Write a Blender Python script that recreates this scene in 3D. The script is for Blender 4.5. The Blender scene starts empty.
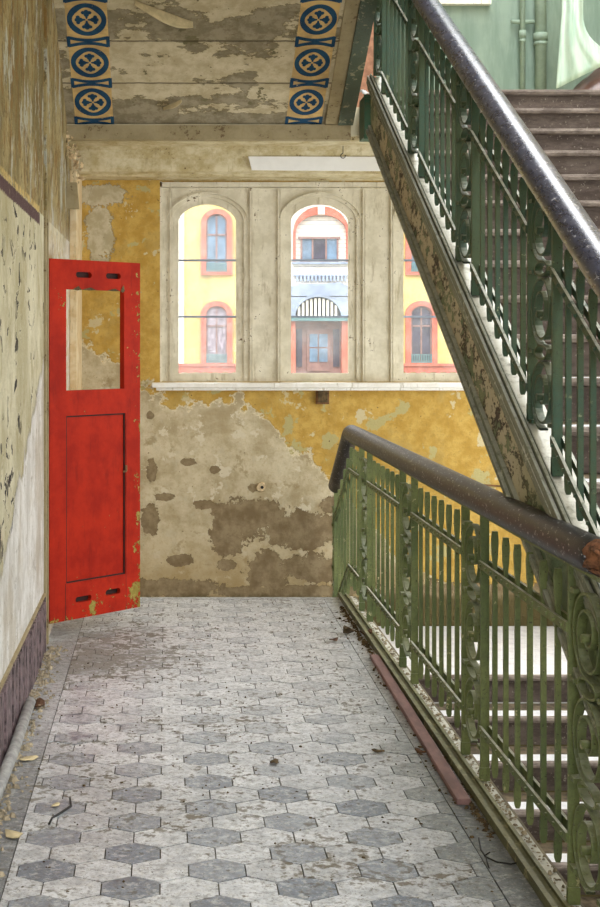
import bpy, bmesh, math, random
from mathutils import Vector, Matrix
random.seed(7)
R = random.Random(11)
PI = math.pi
scn = bpy.context.scene
col = scn.collection
F, PX, PY, EYE = 1400.0, 166.0, 339.0, 1.65      # lens in pixels, principal point, eye height

def at(px, py, Y):                                # point at depth Y seen at pixel px,py
    return (( px - PX) * Y / F, Y, EYE + (PY - py) * Y / F)
def on_floor(px, py, z=0.0):
    Y = (EYE - z) * F / (py - PY)
    return ((px - PX) * Y / F, Y, z)

# ---------------------------------------------------------------- colour / nodes
def lin(c):
    o = []
    for v in c:
        v /= 255.0
        o.append(v / 12.92 if v <= .04045 else ((v + .055) / 1.055) ** 2.4)
    return (o[0], o[1], o[2], 1.0)

class NT:
    def __init__(s, name):
        s.m = bpy.data.materials.new(name); s.m.use_nodes = True
        s.t = s.m.node_tree; s.t.nodes.clear()
        s.out = s.t.nodes.new('ShaderNodeOutputMaterial')
        s.b = s.t.nodes.new('ShaderNodeBsdfPrincipled')
        s.t.links.new(s.b.outputs[0], s.out.inputs[0])
        s.co = s.t.nodes.new('ShaderNodeNewGeometry').outputs['Position']
        s.tc = s.t.nodes.new('ShaderNodeTexCoord').outputs['Object']
    def put(s, inp, v):
        if v is None: return
        if isinstance(v, bpy.types.NodeSocket): s.t.links.new(v, inp)
        else: inp.default_value = v
    def math(s, op, a, b=None, c=None, clamp=False):
        n = s.t.nodes.new('ShaderNodeMath'); n.operation = op; n.use_clamp = clamp
        s.put(n.inputs[0], a); s.put(n.inputs[1], b)
        if c is not None: s.put(n.inputs[2], c)
        return n.outputs[0]
    def mapping(s, scale=(1,1,1), loc=(0,0,0), rot=(0,0,0), co=None):
        n = s.t.nodes.new('ShaderNodeMapping'); s.put(n.inputs[0], co or s.co)
        n.inputs['Scale'].default_value = scale; n.inputs['Location'].default_value = loc; n.inputs['Rotation'].default_value = rot
        return n.outputs[0]
    def noise(s, scale=5, detail=6, rough=.6, co=None, dist=0, out=0):
        n = s.t.nodes.new('ShaderNodeTexNoise'); s.put(n.inputs['Vector'], co or s.co)
        n.inputs['Scale'].default_value = scale; n.inputs['Detail'].default_value = detail
        n.inputs['Roughness'].default_value = rough; n.inputs['Distortion'].default_value = dist
        return n.outputs[out]
    def vor(s, scale=5, co=None, feature='F1', out='Distance', rnd=1.0):
        n = s.t.nodes.new('ShaderNodeTexVoronoi'); n.feature = feature; s.put(n.inputs['Vector'], co or s.co)
        n.inputs['Scale'].default_value = scale; n.inputs['Randomness'].default_value = rnd
        return n.outputs[out]
    def step(s, v, lo, hi):                         # smooth 0..1
        n = s.t.nodes.new('ShaderNodeMapRange'); n.interpolation_type = 'SMOOTHSTEP'
        s.put(n.inputs['Value'], v); s.put(n.inputs['From Min'], lo); s.put(n.inputs['From Max'], hi)
        return n.outputs[0]
    def xyz(s, co=None):
        n = s.t.nodes.new('ShaderNodeSeparateXYZ'); s.put(n.inputs[0], co or s.co); return n.outputs
    def comb(s, x, y, z):
        n = s.t.nodes.new('ShaderNodeCombineXYZ'); s.put(n.inputs[0], x); s.put(n.inputs[1], y); s.put(n.inputs[2], z); return n.outputs[0]
    def mix(s, f, a, b):
        n = s.t.nodes.new('ShaderNodeMix'); n.data_type = 'RGBA'
        s.put(n.inputs[0], f); s.put(n.inputs[6], a); s.put(n.inputs[7], b); return n.outputs[2]
    def ramp(s, v, pts, interp='LINEAR'):
        n = s.t.nodes.new('ShaderNodeValToRGB'); n.color_ramp.interpolation = interp; s.put(n.inputs[0], v)
        e = n.color_ramp.elements
        while len(e) < len(pts): e.new(.5)
        for i, (p, c) in enumerate(pts):
            e[i].position = p; e[i].color = c if isinstance(c, tuple) else (c, c, c, 1)
        return n.outputs[0]
    def bump(s, h, strength=.5, dist=.01, prev=None):
        n = s.t.nodes.new('ShaderNodeBump'); n.inputs['Strength'].default_value = strength; n.inputs['Distance'].default_value = dist
        s.put(n.inputs['Height'], h)
        if prev is not None: s.put(n.inputs['Normal'], prev)
        return n.outputs[0]
    def normal_up(s):
        g = s.t.nodes.new('ShaderNodeNewGeometry'); return s.xyz(g.outputs['Normal'])[2]
    def fin(s, color, rough=.7, normal=None, metal=0.0, spec=.5, coat=None):
        s.put(s.b.inputs['Base Color'], color); s.put(s.b.inputs['Roughness'], rough)
        s.put(s.b.inputs['Metallic'], metal); s.put(s.b.inputs['Specular IOR Level'], spec)
        if coat is not None: s.put(s.b.inputs['Coat Weight'], coat); s.b.inputs['Coat Roughness'].default_value = .15
        if normal is not None: s.put(s.b.inputs['Normal'], normal)
        return s.m

M = {}
def simple(name, c, rough=.7, var=.25, scale=8, metal=0.0, spec=.4, bump=.3, stretch=(1,1,1)):
    n = NT(name); k = n.noise(scale, 8, .65, n.mapping(stretch))
    c1 = tuple(v * (1 - var) for v in lin(c)[:3]) + (1,); c2 = tuple(min(1, v * (1 + var)) for v in lin(c)[:3]) + (1,)
    M[name] = n.fin(n.mix(n.step(k, .35, .65), c1, c2), rough, n.bump(k, bump, .005), metal, spec)
    return M[name]

# worn green paint on iron, with dust lying on upward faces
def green_iron(name, c1, c2, chip, dust, dustc=(196,198,188), chip_amt=.60):
    n = NT(name)
    a = n.noise(14, 8, .7); b = n.noise(60, 6, .7); big = n.noise(3, 3, .5)
    base = n.mix(n.step(big, .38, .62), lin(c1), lin(c2))
    base = n.mix(n.step(b, .35, .75), base, n.mix(.5, base, lin((70,72,48))))
    m = n.step(n.math('ADD', n.math('MULTIPLY', a, .75), n.math('MULTIPLY', b, .35)), chip_amt, chip_amt + .035)
    base = n.mix(m, base, lin(chip))
    sp = n.step(n.noise(110, 3, .6), .64, .68)
    base = n.mix(n.math('MULTIPLY', sp, .8), base, lin((38,34,24)))
    up = n.math('MULTIPLY', n.step(n.normal_up(), .35, .8), n.step(n.noise(22, 5, .7), .25, .55))
    base = n.mix(n.math('MULTIPLY', up, dust), base, lin(dustc))
    M[name] = n.fin(base, .55, n.bump(n.math('ADD', a, b), .5, .004), 0, .4)
green_iron('green_iron_lower', (116,126,76), (88,102,58), (176,172,130), .8, chip_amt=.655)
green_iron('green_iron_upper', (50,80,64), (66,84,56), (132,142,112), .85, chip_amt=.665)
green_iron('stringer_top', (128,132,116), (104,112,94), (176,178,160), .6, chip_amt=.62)
green_iron('stringer_grey', (78,92,78), (64,78,62), (140,136,112), .6)
green_iron('scroll_lower', (112,122,74), (84,98,56), (176,172,130), .3, chip_amt=.655)
green_iron('scroll_upper', (48,76,62), (64,82,54), (132,142,112), .35, chip_amt=.665)
green_iron('kerb_iron', (104,104,70), (82,84,54), (150,144,108), .35, (170,168,140), chip_amt=.6)
green_iron('landing_green', (30,74,48), (36,84,58), (60,70,44), .6)
green_iron('dusty_ledge', (150,150,136), (180,178,164), (92,90,74), .9, (214,214,206))

def stringer_face():
    n = NT('stringer_face')
    y = n.xyz()[1]
    a = n.noise(6, 9, .75, n.mapping((1,.6,1.2))); b = n.noise(13, 8, .75, n.mapping((1,.55,1)))
    paint = n.mix(n.step(n.noise(4,4,.5), .4, .6), lin((92,112,84)), lin((126,134,100)))
    peel = n.step(n.math('ADD', n.math('MULTIPLY', a, .5), n.math('MULTIPLY', b, .5)), .455, .47)
    mid = n.math('MULTIPLY', n.step(y, 4.2, 5.0), n.math('SUBTRACT', 1.0, n.step(y, 7.6, 8.6)))
    peeled = n.mix(n.step(b, .47, .50), lin((58,44,30)), lin((190,180,154)))
    c = n.mix(n.math('MULTIPLY', peel, mid), paint, peeled)
    fl = n.math('MULTIPLY', n.step(b, .64, .66), mid)
    c = n.mix(fl, c, lin((190,180,150)))
    c = n.mix(n.step(n.noise(26,5,.7), .60, .64), c, lin((66,58,40)))
    M['stringer_face'] = n.fin(c, .7, n.bump(n.math('ADD', peel, b), .7, .006))
stringer_face()

def rail_wood(name, c1, c2, rough, spec):
    n = NT(name)
    a = n.noise(30, 8, .75, n.mapping((1,.35,1))); b = n.noise(90, 4, .6, n.mapping((1,.5,1)))
    c = n.mix(n.step(a, .42, .66), lin(c1), lin(c2))
    c = n.mix(n.math('MULTIPLY', n.step(b, .60, .66), .7), c, lin((170,168,172)))
    M[name] = n.fin(c, n.math('ADD', rough, n.math('MULTIPLY', a, .25)), n.bump(a, .35, .003), 0, spec)
rail_wood('lower_handrail', (32,29,33), (50,46,50), .28, .4)
rail_wood('upper_handrail', (44,47,62), (64,68,86), .16, .9)
simple('broken_wood', (112,74,50), .9, .6, 40, bump=1.0)

def left_wall():
    n = NT('left_wall_paint')
    x, y, z = n.xyz()
    st = n.noise(2.2, 9, .7, n.mapping((1, 1, .7))); st2 = n.noise(6.5, 9, .75, n.mapping((1, 1.1, .6), (0,3,5)))
    fine = n.noise(40, 6, .7); mid_ = n.noise(15, 6, .7, n.mapping((1,1,1),(2,2,9)))
    low = n.mix(n.step(st, .38, .62), lin((176,168,136)), lin((212,206,180)))
    low = n.mix(n.math('MULTIPLY', n.step(st2, .5, .62), .6), low, lin((160,148,108)))
    low = n.mix(n.math('MULTIPLY', n.step(mid_, .54, .62), .5), low, lin((196,190,166)))
    crack = n.noise(6.5, 5, .6, n.mapping((1, 1.0, 1.5), (0,1,2)), dist=.6)
    reg = n.step(n.noise(1.6, 3, .6, n.mapping((1,1,1),(0,5,0))), .42, .56)
    ck = n.math('MULTIPLY', n.step(crack, .585, .597), reg)
    hl = n.math('MULTIPLY', n.math('SUBTRACT', n.step(crack, .56, .575), n.step(crack, .585, .597)), reg)
    edge = n.math('SUBTRACT', z, n.math('ADD', 1.27, n.math('MULTIPLY', n.math('SUBTRACT', y, 6.79), .44)))
    edge = n.math('ADD', edge, n.math('MULTIPLY', n.math('SUBTRACT', st2, .5), .5))
    pl = n.math('SUBTRACT', 1.0, n.step(edge, -.02, .02))
    plaster = n.mix(n.step(st2, .4, .62), lin((196,192,184)), lin((228,226,222)))
    plaster = n.mix(n.math('MULTIPLY', n.step(st, .50, .62), .5), plaster, lin((166,152,124)))
    plaster = n.mix(n.math('MULTIPLY', n.step(mid_, .60, .64), .5), plaster, lin((140,126,96)))
    low = n.mix(n.math('MULTIPLY', hl, .6), low, lin((222,216,192)))
    low = n.mix(ck, low, lin((34,30,26)))
    low = n.mix(pl, low, plaster)
    up = n.mix(n.step(st, .36, .60), lin((120,106,66)), lin((170,154,110)))
    up = n.mix(n.math('MULTIPLY', n.step(st2, .50, .56), .8), up, lin((132,100,48)))
    up = n.mix(n.step(n.noise(3.2,8,.7,n.mapping((1,1,.5),(0,9,1))), .55, .58), up, lin((176,174,158)))
    up = n.mix(n.math('MULTIPLY', n.step(mid_, .54, .60), .7), up, lin((96,80,50)))
    up = n.mix(n.step(fine, .60, .66), up, lin((150,140,108)))
    zz = n.math('ADD', z, n.math('MULTIPLY', n.math('SUBTRACT', fine, .5), .05))
    c = n.mix(n.step(zz, 2.30, 2.305), low, up)
    band = n.math('MULTIPLY', n.step(zz, 2.235, 2.24), n.math('SUBTRACT', 1.0, n.step(zz, 2.295, 2.30)))
    band = n.math('MULTIPLY', band, n.math('SUBTRACT', 1.0, n.step(y, 7.2, 7.22)))
    c = n.mix(n.math('MULTIPLY', band, n.step(st2, .32, .42)), c, lin((84,60,64)))
    tp = n.math('MULTIPLY', n.step(zz, 2.295, 2.30), n.math('SUBTRACT', 1.0, n.step(zz, 2.325, 2.335)))
    c = n.mix(n.math('MULTIPLY', n.math('MULTIPLY', tp, n.step(mid_, .45, .5)), n.math('SUBTRACT', 1.0, n.step(y, 7.2, 7.22))), c, lin((196,170,110)))
    far = n.step(y, 7.70, 7.72)
    fc = n.mix(n.step(n.noise(14,6,.7), .42, .6), lin((222,216,204)), lin((200,180,140)))
    c = n.mix(n.math('MULTIPLY', far, n.math('SUBTRACT', 1.0, n.step(zz, 2.05, 2.45))), c, fc)
    h = n.math('ADD', n.math('MULTIPLY', ck, -2.0), n.math('ADD', n.math('MULTIPLY', pl, -.8), n.math('ADD', st2, n.math('ADD', mid_, n.math('MULTIPLY', fine, .5)))))
    M['left_wall_paint'] = n.fin(c, .75, n.bump(h, .8, .014), 0, .3)
left_wall()

def wx(px): return (px - PX) / 140.0
def wz(py): return EYE + (PY - py) / 140.0

def window_wall():
    n = NT('window_wall_paint')
    x, y, z = n.xyz()
    w1 = n.noise(3.2, 9, .68); w2 = n.noise(9, 7, .65); w3 = n.noise(38, 6, .7)
    u = n.math('DIVIDE', n.math('ADD', x, .8), 4.0, clamp=True)
    def ub(px): return (wx(px) + .8) / 4.0
    def vb(py): return (wz(py) + .5) / 3.5
    pts = [(82, 345), (130, 372), (150, 398), (250, 404), (275, 432), (310, 455), (345, 500), (430, 585), (600, 640)]
    line = n.ramp(u, [(ub(a), vb(b)) for a, b in pts])
    line = n.math('SUBTRACT', n.math('MULTIPLY', line, 3.5), .5)
    d = n.math('SUBTRACT', z, line)
    d = n.math('ADD', d, n.math('ADD', n.math('MULTIPLY', n.math('SUBTRACT', w1, .5), .75), n.math('MULTIPLY', n.math('SUBTRACT', w2, .5), .35)))
    yel = n.step(d, -.008, .008)
    beige = n.mix(n.step(w1, .36, .62), lin((166,150,116)), lin((204,192,162)))
    beige = n.mix(n.math('MULTIPLY', n.step(w3, .5, .7), .5), beige, lin((160,138,96)))
    beige = n.mix(n.math('MULTIPLY', n.step(w2, .56, .62), .45), beige, lin((186,176,150)))
    beige = n.mix(n.step(n.noise(6.5, 8, .66, n.mapping((1,1,1),(2,0,8))), .57, .60), beige, lin((206,196,170)))
    beige = n.mix(n.math('MULTIPLY', n.step(n.noise(4.5, 9, .7, n.mapping((1,1,1),(6,0,1))), .56, .62), .6), beige, lin((142,122,82)))
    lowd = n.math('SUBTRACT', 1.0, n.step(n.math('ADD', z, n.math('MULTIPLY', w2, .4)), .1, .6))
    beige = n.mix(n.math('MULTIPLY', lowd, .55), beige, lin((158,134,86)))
    yc = n.mix(n.step(w2, .38, .64), lin((176,140,62)), lin((198,164,86)))
    yc = n.mix(n.math('MULTIPLY', n.step(w1, .5, .62), .5), yc, lin((172,148,86)))
    yc = n.mix(n.math('MULTIPLY', n.step(w3, .52, .64), .4), yc, lin((146,120,64)))
    yc = n.mix(n.step(n.noise(4.2, 8, .62, n.mapping((1,1,1),(9,0,4))), .60, .615), yc, lin((198,184,144)))
    # olive undercoat where the yellow has flaked away
    yc = n.mix(n.step(n.noise(5, 7, .6, n.mapping((1,1,1),(4,0,2))), .585, .60), yc, lin((176,164,112)))
    c = n.mix(yel, beige, yc)
    rim = n.math('MULTIPLY', n.step(d, -.035, -.015), n.math('SUBTRACT', 1.0, yel))
    c = n.mix(n.math('MULTIPLY', rim, .7), c, lin((226,214,180)))
    # bare patches of grey-brown render
    def blob(cx, cy, rx, ry):
        a = n.math('DIVIDE', n.math('SUBTRACT', x, wx(cx)), rx / 140.0)
        b = n.math('DIVIDE', n.math('SUBTRACT', z, wz(cy)), ry / 140.0)
        r = n.math('SQRT', n.math('ADD', n.math('MULTIPLY', a, a), n.math('MULTIPLY', b, b)))
        return r
    prev = None
    for bl in [(250,515,42,17), (300,530,46,18), (228,535,18,22), (268,572,22,22), (312,568,34,14), (170,588,55,10), (290,592,90,7), (100,232,14,34), (100,196,30,12), (470,600,120,18), (152,470,5,12), (243,523,20,14), (150,520,9,16), (205,505,12,5), (165,497,10,4), (330,505,10,8), (225,565,10,6), (180,560,12,6), (150,415,4,4), (253,488,6,5), (188,462,8,4), (215,470,5,4)]:
        r = blob(*bl)
        prev = r if prev is None else n.math('MINIMUM', prev, r)
    r = n.math('ADD', prev, n.math('ADD', n.math('MULTIPLY', n.math('SUBTRACT', w2, .5), 1.8), n.math('MULTIPLY', n.math('SUBTRACT', w3, .5), 1.1)))
    bare = n.math('SUBTRACT', 1.0, n.step(r, .97, 1.01))
    bc = n.mix(n.step(w2, .36, .64), lin((122,104,76)), lin((150,134,104)))
    bc = n.mix(n.math('MULTIPLY', n.step(w3, .5, .66), .35), bc, lin((104,88,60)))
    upper_bare = n.step(z, 1.5, 1.6)
    bc = n.mix(upper_bare, bc, n.mix(n.step(w2, .4, .6), lin((172,160,128)), lin((196,186,158))))
    c = n.mix(bare, c, bc)
    rim2 = n.math('MULTIPLY', n.math('SUBTRACT', n.step(r, .90, .97), n.step(r, .97, 1.0)), 1.0)
    c = n.mix(n.math('MULTIPLY', rim2, .6), c, lin((98,80,48)))
    pk = n.step(n.noise(46, 3, .5, n.mapping((1,1,1),(1,2,3))), .70, .72)
    c = n.mix(pk, c, lin((96,80,54)))
    # tide mark at the foot
    ft = n.math('SUBTRACT', 1.0, n.step(n.math('ADD', z, n.math('MULTIPLY', w2, .12)), -.16, -.10))
    c = n.mix(ft, c, lin((92,82,50)))
    h = n.math('ADD', n.math('MULTIPLY', yel, .5), n.math('ADD', n.math('MULTIPLY', bare, -1.4), n.math('ADD', n.math('MULTIPLY', w2, .9), n.math('MULTIPLY', w3, .5))))
    M['window_wall_paint'] = n.fin(c, .8, n.bump(h, .65, .012), 0, .25)
window_wall()

def soffit_mat():
    n = NT('soffit_plaster')
    x, y, z = n.xyz()
    w1 = n.noise(2.4, 9, .7, n.mapping((1,1.6,1.6))); w2 = n.noise(8, 8, .7); w3 = n.noise(45, 5, .7)
    c = n.mix(n.step(w2, .35, .65), lin((170,156,124)), lin((196,184,154)))
    # bare grey bands across the boards
    b1 = n.math('MULTIPLY', n.step(y, 8.10, 8.22), n.math('SUBTRACT', 1.0, n.step(y, 8.40, 8.46)))
    b2 = n.step(y, 8.85, 9.0)
    bias = n.math('ADD', n.math('MULTIPLY', b1, .10), n.math('MULTIPLY', b2, .13))
    m = n.step(n.math('ADD', w1, bias), .565, .575)
    c = n.mix(m, c, n.mix(n.step(w2, .4, .6), lin((122,112,88)), lin((150,140,116))))
    yl = n.math('SUBTRACT', n.step(n.math('ADD', w1, bias), .55, .56), m)
    c = n.mix(n.math('MULTIPLY', yl, .8), c, lin((96,84,46)))
    c = n.mix(n.step(n.noise(6, 6, .6, n.mapping((1,1,1),(3,3,3))), .64, .65), c, lin((110,102,74)))
    # board joints
    for yy in (8.44, 8.80):
        j = n.math('SUBTRACT', 1.0, n.step(n.math('ABSOLUTE', n.math('SUBTRACT', n.math('ADD', y, n.math('MULTIPLY', w2, .02)), yy + .01)), .003, .008))
        c = n.mix(n.math('MULTIPLY', j, .8), c, lin((74,64,44)))
    c = n.mix(n.math('MULTIPLY', n.step(w3, .6, .68), .4), c, lin((104,94,66)))
    M['soffit_plaster'] = n.fin(c, .8, n.bump(n.math('ADD', n.math('MULTIPLY', m, -1.2), w2), .6, .012), 0, .2)
    # stencilled frieze paints
    for nm, cc, c2 in (('stencil_ochre', (204,172,112), (178,150,100)), ('stencil_blue', (34,72,98), (26,58,84))):
        k = NT(nm); a = k.noise(9, 8, .7); b = k.noise(70, 5, .7)
        cl = k.mix(k.step(a, .4, .6), lin(cc), lin(c2))
        wear = k.step(k.math('ADD', k.math('MULTIPLY', a, .8), k.math('MULTIPLY', b, .25)), .66, .68)
        cl = k.mix(wear, cl, lin((158,146,116)))
        M[nm] = k.fin(cl, .85, k.bump(b, .3, .002), 0, .2)
soffit_mat()

def cream_timber(name, c1, c2, chips=.62):
    n = NT(name)
    w2 = n.noise(7, 8, .7); w3 = n.noise(40, 6, .7); v = n.noise(12, 6, .7, n.mapping((2.2,1,.35)))
    c = n.mix(n.step(w2, .36, .64), lin(c1), lin(c2))
    c = n.mix(n.math('MULTIPLY', n.step(v, .56, .66), .5), c, lin((150,134,96)))
    ch = n.step(n.math('ADD', n.math('MULTIPLY', w2, .5), n.math('MULTIPLY', w3, .5)), chips - .03, chips - .02)
    c = n.mix(ch, c, lin((104,84,54)))
    M[name] = n.fin(c, .6, n.bump(n.math('ADD', w3, n.math('MULTIPLY', ch, -1.0)), .4, .004), 0, .35)
cream_timber('cream_timber', (202,194,170), (224,217,196), .635)
cream_timber('cornice_cream', (208,198,166), (172,156,112), .63)
cream_timber('pilaster_lit', (226,208,172), (206,178,132), .64)
cream_timber('sill_white', (226,222,212), (240,238,232), .66)
cream_timber('edge_board', (160,146,112), (140,126,92), .6)

def door_red():
    n = NT('red_door_paint')
    a = n.noise(5, 8, .7, n.tc); b = n.noise(26, 7, .7, n.tc); v = n.noise(9, 8, .75, n.mapping((3,3,.5), co=n.tc))
    c = n.mix(n.step(a, .35, .65), lin((146,26,6)), lin((172,38,12)))
    c = n.mix(n.math('MULTIPLY', n.step(v, .5, .72), .45), c, lin((104,20,10)))
    sx, sy, sz = n.xyz(n.tc)
    # knocks gather on the free edge and the foot
    bias = n.math('ADD', n.math('MULTIPLY', n.step(sx, .58, .69), .085), n.math('MULTIPLY', n.math('SUBTRACT', 1.0, n.step(sz, .0, .22)), .07))
    k = n.math('ADD', n.math('ADD', n.math('MULTIPLY', a, .45), n.math('MULTIPLY', b, .55)), bias)
    m = n.step(k, .625, .635)
    c = n.mix(m, c, n.mix(n.step(b, .5, .7), lin((128,116,52)), lin((158,140,74))))
    c = n.mix(n.math('MULTIPLY', n.math('SUBTRACT', n.step(k, .612, .622), m), .8), c, lin((70,24,12)))
    M['red_door_paint'] = n.fin(c, .62, n.bump(n.math('SUBTRACT', b, m), .3, .003), 0, .12)
door_red()
simple('door_shadow_gap', (48,18,12), .8, .3, 20)

def tile_mat(name, c1, c2, grime):
    n = NT(name)
    x, y, z = n.xyz()
    big = n.noise(1.3, 4, .6); a = n.noise(9, 8, .7); b = n.noise(46, 7, .75, n.mapping((1,1,1))); s = n.noise(28, 5, .65, n.mapping((1,1,1),(5,5,5)))
    c = n.mix(n.step(a, .35, .65), lin(c1), lin(c2))
    dust = n.step(b, .48, .62)
    c = n.mix(n.math('MULTIPLY', dust, .5), c, lin((172,168,158)))
    mot = n.noise(24, 8, .8, n.mapping((1,1,1),(8,1,0))); mot2 = n.noise(55, 6, .8, n.mapping((1,.8,1),(8,1,3)))
    c = n.mix(n.math('MULTIPLY', n.step(mot, .48, .40), .4), c, lin((214,214,214)))
    dust_glare = n.math('MULTIPLY', n.step(y, 4.6, 7.0), n.step(n.math('ADD', n.math('MULTIPLY', s, .5), n.math('MULTIPLY', a, .5)), .36, .56))
    c = n.mix(n.math('MULTIPLY', dust_glare, .7), c, lin((232,233,236)))  # dust film, whitened with distance to carry the window glare
    g = n.math('ADD', n.math('MULTIPLY', a, .5), n.math('MULTIPLY', s, .5))
    # trodden dirt gathers by the door and along the middle distance
    bias = n.math('MULTIPLY', n.math('MULTIPLY', n.step(y, 6.0, 7.2), n.math('SUBTRACT', 1.0, n.step(y, 7.7, 8.3))), n.math('SUBTRACT', 1.0, n.step(x, -.3, .25)))
    g2 = n.math('ADD', g, n.math('ADD', n.math('MULTIPLY', bias, .11), n.math('MULTIPLY', n.math('SUBTRACT', big, .5), .25)))
    c = n.mix(n.math('MULTIPLY', n.step(mot, .51, .60), .5), c, lin((92,92,92)))
    c = n.mix(n.math('MULTIPLY', n.step(mot2, .54, .60), .65), c, lin((78,74,66)))
    m = n.step(g2, .525, .60)
    c = n.mix(n.math('MULTIPLY', m, grime), c, lin((92,82,62)))
    speck = n.step(n.noise(120, 3, .6, n.mapping((.7,1,1))), .63, .67)
    c = n.mix(n.math('MULTIPLY', speck, .75), c, lin((62,54,40)))
    ro = n.math('ADD', .22, n.math('ADD', n.math('MULTIPLY', m, .35), n.math('MULTIPLY', n.math('ADD', a, b), .16)))
    M[name] = n.fin(c, ro, n.bump(n.math('ADD', n.math('ADD', b, s), n.math('MULTIPLY', m, 1.0)), .28, .004), 0, .8)
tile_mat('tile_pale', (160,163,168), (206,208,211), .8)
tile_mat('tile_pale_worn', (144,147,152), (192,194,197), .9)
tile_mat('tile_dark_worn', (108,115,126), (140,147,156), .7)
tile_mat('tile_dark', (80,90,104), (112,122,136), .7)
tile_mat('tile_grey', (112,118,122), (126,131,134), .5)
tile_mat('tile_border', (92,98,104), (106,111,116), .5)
simple('grout', (74,68,56), .9, .4, 30)
simple('slab_edge', (120,112,92), .9, .3, 8)

def step_mats():
    n = NT('stair_riser')
    a = n.noise(10, 8, .75, n.mapping((.5,1,1.6))); b = n.noise(50, 6, .7)
    c = n.mix(n.step(a, .38, .62), lin((70,58,52)), lin((104,92,84)))
    c = n.mix(n.step(b, .60, .66), c, lin((150,142,130)))
    M['stair_riser'] = n.fin(c, .8, n.bump(b, .4, .004))
    n = NT('stair_tread')
    a = n.noise(10, 8, .75); b = n.noise(50, 6, .7)
    c = n.mix(n.step(a, .35, .6), lin((208,208,212)), lin((232,232,234)))
    c = n.mix(n.step(b, .62, .68), c, lin((140,132,118)))
    M['stair_tread'] = n.fin(c, .42, n.bump(b, .3, .003), 0, .5)
    n = NT('stair_nosing')
    a = n.noise(16, 8, .75, n.mapping((.4,1,1))); 
    c = n.mix(n.step(a, .38, .62), lin((92,80,72)), lin((142,130,120)))
    M['stair_nosing'] = n.fin(c, .7, n.bump(a, .4, .004))
step_mats()

def green_wall():
    n = NT('green_wall_paint')
    v = n.noise(4, 7, .65, n.mapping((2.5,1,.4))); a = n.noise(2, 5, .6)
    c = n.mix(n.step(v, .38, .62), lin((118,140,126)), lin((138,158,144)))
    c = n.mix(n.math('MULTIPLY', n.step(a, .5, .7), .4), c, lin((98,122,108)))
    M['green_wall_paint'] = n.fin(c, .35, n.bump(v, .15, .01), 0, .5)
green_wall()
simple('side_wall_plaster', (196,188,160), .8, .15, 4)
simple('orange_brick', (158,116,94), .85, .25, 18)
simple('baseboard_purple', (104,88,90), .7, .75, 22, bump=1.2, stretch=(1,1.5,.8))
simple('flaked_plaster', (206,184,146), .85, .35, 18, bump=1.0)
simple('paper', (196,180,142), .8, .18, 12)
simple('white_board', (238,238,236), .6, .03, 10)
simple('rust', (110,78,48), .85, .4, 30)
simple('black_wire', (22,20,18), .6, .2, 30)
simple('tread_back', (96,84,66), .9, .5, 14)
simple('plank', (128,98,94), .6, .22, 18, stretch=(1,.3,1))
simple('leaf', (84,56,34), .8, .4, 30)
simple('dirt', (86,70,46), .95, .5, 30)
simple('rubble', (150,138,116), .95, .4, 30)
simple('old_pipe', (150,150,148), .6, .3, 20)
simple('pale_pipe', (146,166,150), .45, .12, 10)
simple('white_rag', (226,230,232), .8, .08, 20)
simple('brown_bundle', (104,72,62), .3, .3, 10, spec=.7)
simple('facade_yellow', (214,190,118), .9, .25, .9)
simple('facade_pink', (190,108,88), .9, .2, 4)
simple('facade_white', (236,228,212), .9, .1, 3)
simple('facade_grey', (150,160,176), .8, .2, 2)
simple('facade_frame', (140,106,98), .7, .2, 4)
simple('facade_dark', (70,66,80), .4, .3, 2)
simple('facade_curtain', (150,138,146), .8, .4, 6, stretch=(2,1,.6))
simple('facade_blue', (104,128,150), .4, .3, 3)
simple('facade_teal', (96,130,130), .6, .2, 3)
simple('facade_roof', (140,84,66), .8, .2, 3)
simple('yard', (120,120,104), .95, .3, 1)

def sheet_mat():
    n = NT('plastic_sheet'); v = n.noise(6, 6, .6, n.mapping((3,1,.4)))
    c = n.mix(n.step(v, .35, .65), lin((170,200,182)), lin((206,226,212)))
    M['plastic_sheet'] = n.fin(c, .22, n.bump(v, .3, .01), 0, .6)
sheet_mat()
def glass():
    m = bpy.data.materials.new('window_glass'); m.use_nodes = True; t = m.node_tree; t.nodes.clear()
    o = t.nodes.new('ShaderNodeOutputMaterial'); tr = t.nodes.new('ShaderNodeBsdfTransparent'); gl = t.nodes.new('ShaderNodeBsdfGlossy')
    df = t.nodes.new('ShaderNodeBsdfTranslucent'); mx = t.nodes.new('ShaderNodeMixShader'); mx2 = t.nodes.new('ShaderNodeMixShader')
    tr.inputs[0].default_value = (.96,.97,.98,1); gl.inputs[1].default_value = .03; df.inputs[0].default_value = (.9,.92,.95,1)
    mx.inputs[0].default_value = .025; t.links.new(tr.outputs[0], mx.inputs[1]); t.links.new(gl.outputs[0], mx.inputs[2])
    nz = t.nodes.new('ShaderNodeTexNoise'); nz.inputs['Scale'].default_value = 5; nz.inputs['Detail'].default_value = 5
    g = t.nodes.new('ShaderNodeNewGeometry'); t.links.new(g.outputs['Position'], nz.inputs['Vector'])
    mr = t.nodes.new('ShaderNodeMapRange'); mr.inputs['From Min'].default_value = .4; mr.inputs['From Max'].default_value = .8; mr.inputs['To Min'].default_value = .05; mr.inputs['To Max'].default_value = .2
    t.links.new(nz.outputs[0], mr.inputs[0]); t.links.new(mr.outputs[0], mx2.inputs[0])
    t.links.new(mx.outputs[0], mx2.inputs[1]); t.links.new(df.outputs[0], mx2.inputs[2]); t.links.new(mx2.outputs[0], o.inputs[0])
    M['window_glass'] = m
glass()

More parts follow.
